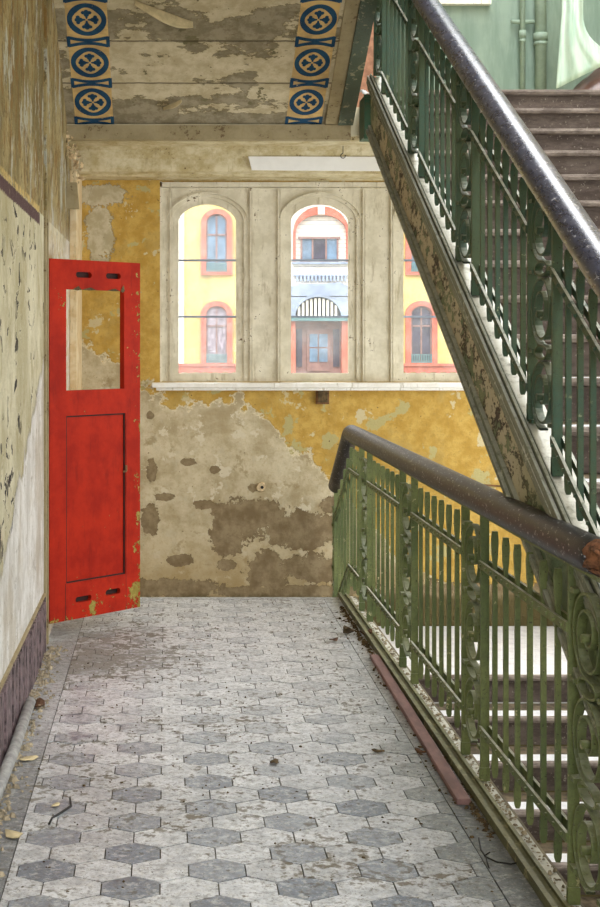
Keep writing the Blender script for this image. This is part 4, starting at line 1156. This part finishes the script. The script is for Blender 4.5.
m = MB(); m.box(X(313), X(325), DB-.045, DB, Z(260), Z(239)); m.build('pane', 'facade_dark', tw_)
m = MB(); m.box(X(292), X(350), DB-.15, DB, Z(264), Z(262)); 
for k in range(14): m.box(X(296+k*3.7), X(298+k*3.7), DB-.12, DB, Z(281), Z(276))
m.box(X(293), X(349), DB-.10, DB, Z(276), Z(275)); m.build('cornice', 'facade_grey', bd)
# porch
DP = 42.2; kb = DP/F
m = MB(); m.box(X(289), X(352), DP, DB+.05, Z(297), Z(286)); m.extr_y([(X(290), Z(287)), (X(351), Z(287)), (X(340), Z(282)), (X(322), Z(284)), (X(300), Z(283.5))], DP+.05, DB)
m.build('porch_canopy', 'facade_grey', bd)
m = MB(); m.box(X(291), X(350), DP+.6, DP+.7, Z(318), Z(296)); m.build('porch_void', 'facade_dark', bd)
m = MB()
pts = [(X(318) + 23*kb*math.cos(PI*k/20), Z(317) + 20*kb*math.sin(PI*k/20)) for k in range(21)]
for a, b in zip(pts, pts[1:]):
    m.hexa([(a[0],DP-.1,a[1]),(b[0],DP-.1,b[1]),(b[0],DP+.3,b[1]),(a[0],DP+.3,a[1]),(a[0]*1.0,DP-.1,a[1]+.09),(b[0],DP-.1,b[1]+.09),(b[0],DP+.3,b[1]+.09),(a[0],DP+.3,a[1]+.09)])
    # spandrels above the arch
    m.hexa([(a[0],DP,a[1]+.05),(b[0],DP,b[1]+.05),(b[0],DP+.2,b[1]+.05),(a[0],DP+.2,a[1]+.05),(a[0],DP,Z(296)),(b[0],DP,Z(296)),(b[0],DP+.2,Z(296)),(a[0],DP+.2,Z(296))])
m.box(X(290), X(295), DP, DP+.3, Z(318), Z(296)); m.box(X(341), X(351), DP, DP+.3, Z(318), Z(296))
m.build('porch_arch', 'facade_grey', bd)
m = MB()
for k in range(10):
    xx = 299 + k*4.1; dx = (xx-318)/23.0; top = 317 - 19*math.sqrt(max(0, 1-dx*dx))
    m.box(X(xx)-.035, X(xx)+.035, DP-.02, DP+.06, Z(317), Z(top))
m.build('arch_bars', 'facade_white', bd)
m = MB(); m.box(X(289), X(352), DP-.15, DP+.8, Z(321), Z(317)); m.build('porch_lintel', 'facade_teal', bd)
m = MB(); m.box(X(291), X(295.5), DP, DP+.4, -3.7, Z(321)); m.box(X(342), X(350), DP, DP+.4, -3.7, Z(321)); m.build('porch_pier', 'facade_pink', bd)
m = MB(); m.box(X(291), X(350), DP+.35, DP+.5, -3.7, Z(321)); m.build('porch_wall', 'facade_frame', bd)
m = MB(); m.box(X(308), X(331), DP+.28, DP+.35, Z(371), Z(330)); pd = m.build('porch_door', 'facade_frame', bd)
m = MB()
for a, b in ((310.5, 318.5), (320, 328.5)):
    for c, d_ in ((334, 347), (348.5, 362)): m.box(X(a), X(b), DP+.25, DP+.28, Z(d_), Z(c))
m.build('pane', 'facade_blue', pd)
for a, b in ((297.5, 303), (334.5, 340.5)):
    m = MB(); m.box(X(a), X(b), DP+.31, DP+.35, Z(367), Z(329)); m.build('side_light', 'facade_dark', bd)

# ================================================================= LIGHT
w = bpy.data.worlds.new('world'); scn.world = w; w.use_nodes = True; t = w.node_tree; t.nodes.clear()
bg = t.nodes.new('ShaderNodeBackground'); wo = t.nodes.new('ShaderNodeOutputWorld'); bg.inputs[0].default_value = (.94, .97, 1.0, 1)
tc = t.nodes.new('ShaderNodeTexCoord'); sx = t.nodes.new('ShaderNodeSeparateXYZ'); mr = t.nodes.new('ShaderNodeMapRange')
t.links.new(tc.outputs['Generated'], sx.inputs[0]); t.links.new(sx.outputs[2], mr.inputs[0])
mr.inputs['From Min'].default_value = .05; mr.inputs['From Max'].default_value = .8; mr.inputs['To Min'].default_value = 1.15; mr.inputs['To Max'].default_value = 6.5
t.links.new(mr.outputs[0], bg.inputs[1])
t.links.new(bg.outputs[0], wo.inputs[0])
sun = bpy.data.lights.new('sun', 'SUN'); sun.energy = .6; sun.angle = .05; sun.color = (1, .95, .86)
so_ = bpy.data.objects.new('sun', sun); so_.rotation_euler = (math.radians(50), 0, math.radians(-25)); col.objects.link(so_)
def area(name, locn, rot, sx, sy, e, c):
    l = bpy.data.lights.new(name, 'AREA'); l.shape = 'RECTANGLE'; l.size = sx; l.size_y = sy; l.energy = e; l.color = c
    o = bpy.data.objects.new(name, l); o.location = locn; o.rotation_euler = rot; col.objects.link(o); return o
area('overhead_fill', (2.15, 4.8, 6.65), (0, 0, 0), 1.9, 8.8, 230, (1, .98, .95))  # unseen overhead lamp, added to brighten the stairwell
area('rear_fill', (.9, YBK+.05, 2.6), (math.radians(90), 0, 0), 3.4, 3.6, 228, (.97, .98, 1))  # unseen lamp behind the camera, added as general fill

area('side_fill', (XR+.25, 7.6, 1.3), (0, math.radians(90), 0), 1.8, 3.9, 95, (.96, .98, 1))  # unseen lamp on the right, added to brighten the lower flight
# ================================================================= CAMERA
cam = bpy.data.cameras.new('camera'); cam.sensor_fit = 'HORIZONTAL'; cam.sensor_width = 36; cam.lens = 36 * F / 600
cam.shift_x = (300 - PX) / 600; cam.shift_y = -(453.5 - PY) / 600; cam.clip_end = 300
co = bpy.data.objects.new('camera', cam); co.location = (0, 0, EYE); co.rotation_euler = (PI/2, 0, 0); col.objects.link(co); scn.camera = co
scn.view_settings.view_transform = 'Standard'; scn.view_settings.look = 'None'; scn.view_settings.gamma = 1; scn.view_settings.exposure = 0
scn.cycles.use_denoising = True; scn.cycles.max_bounces = 10; scn.cycles.diffuse_bounces = 6; scn.cycles.transparent_max_bounces = 12; scn.cycles.sample_clamp_indirect = 8
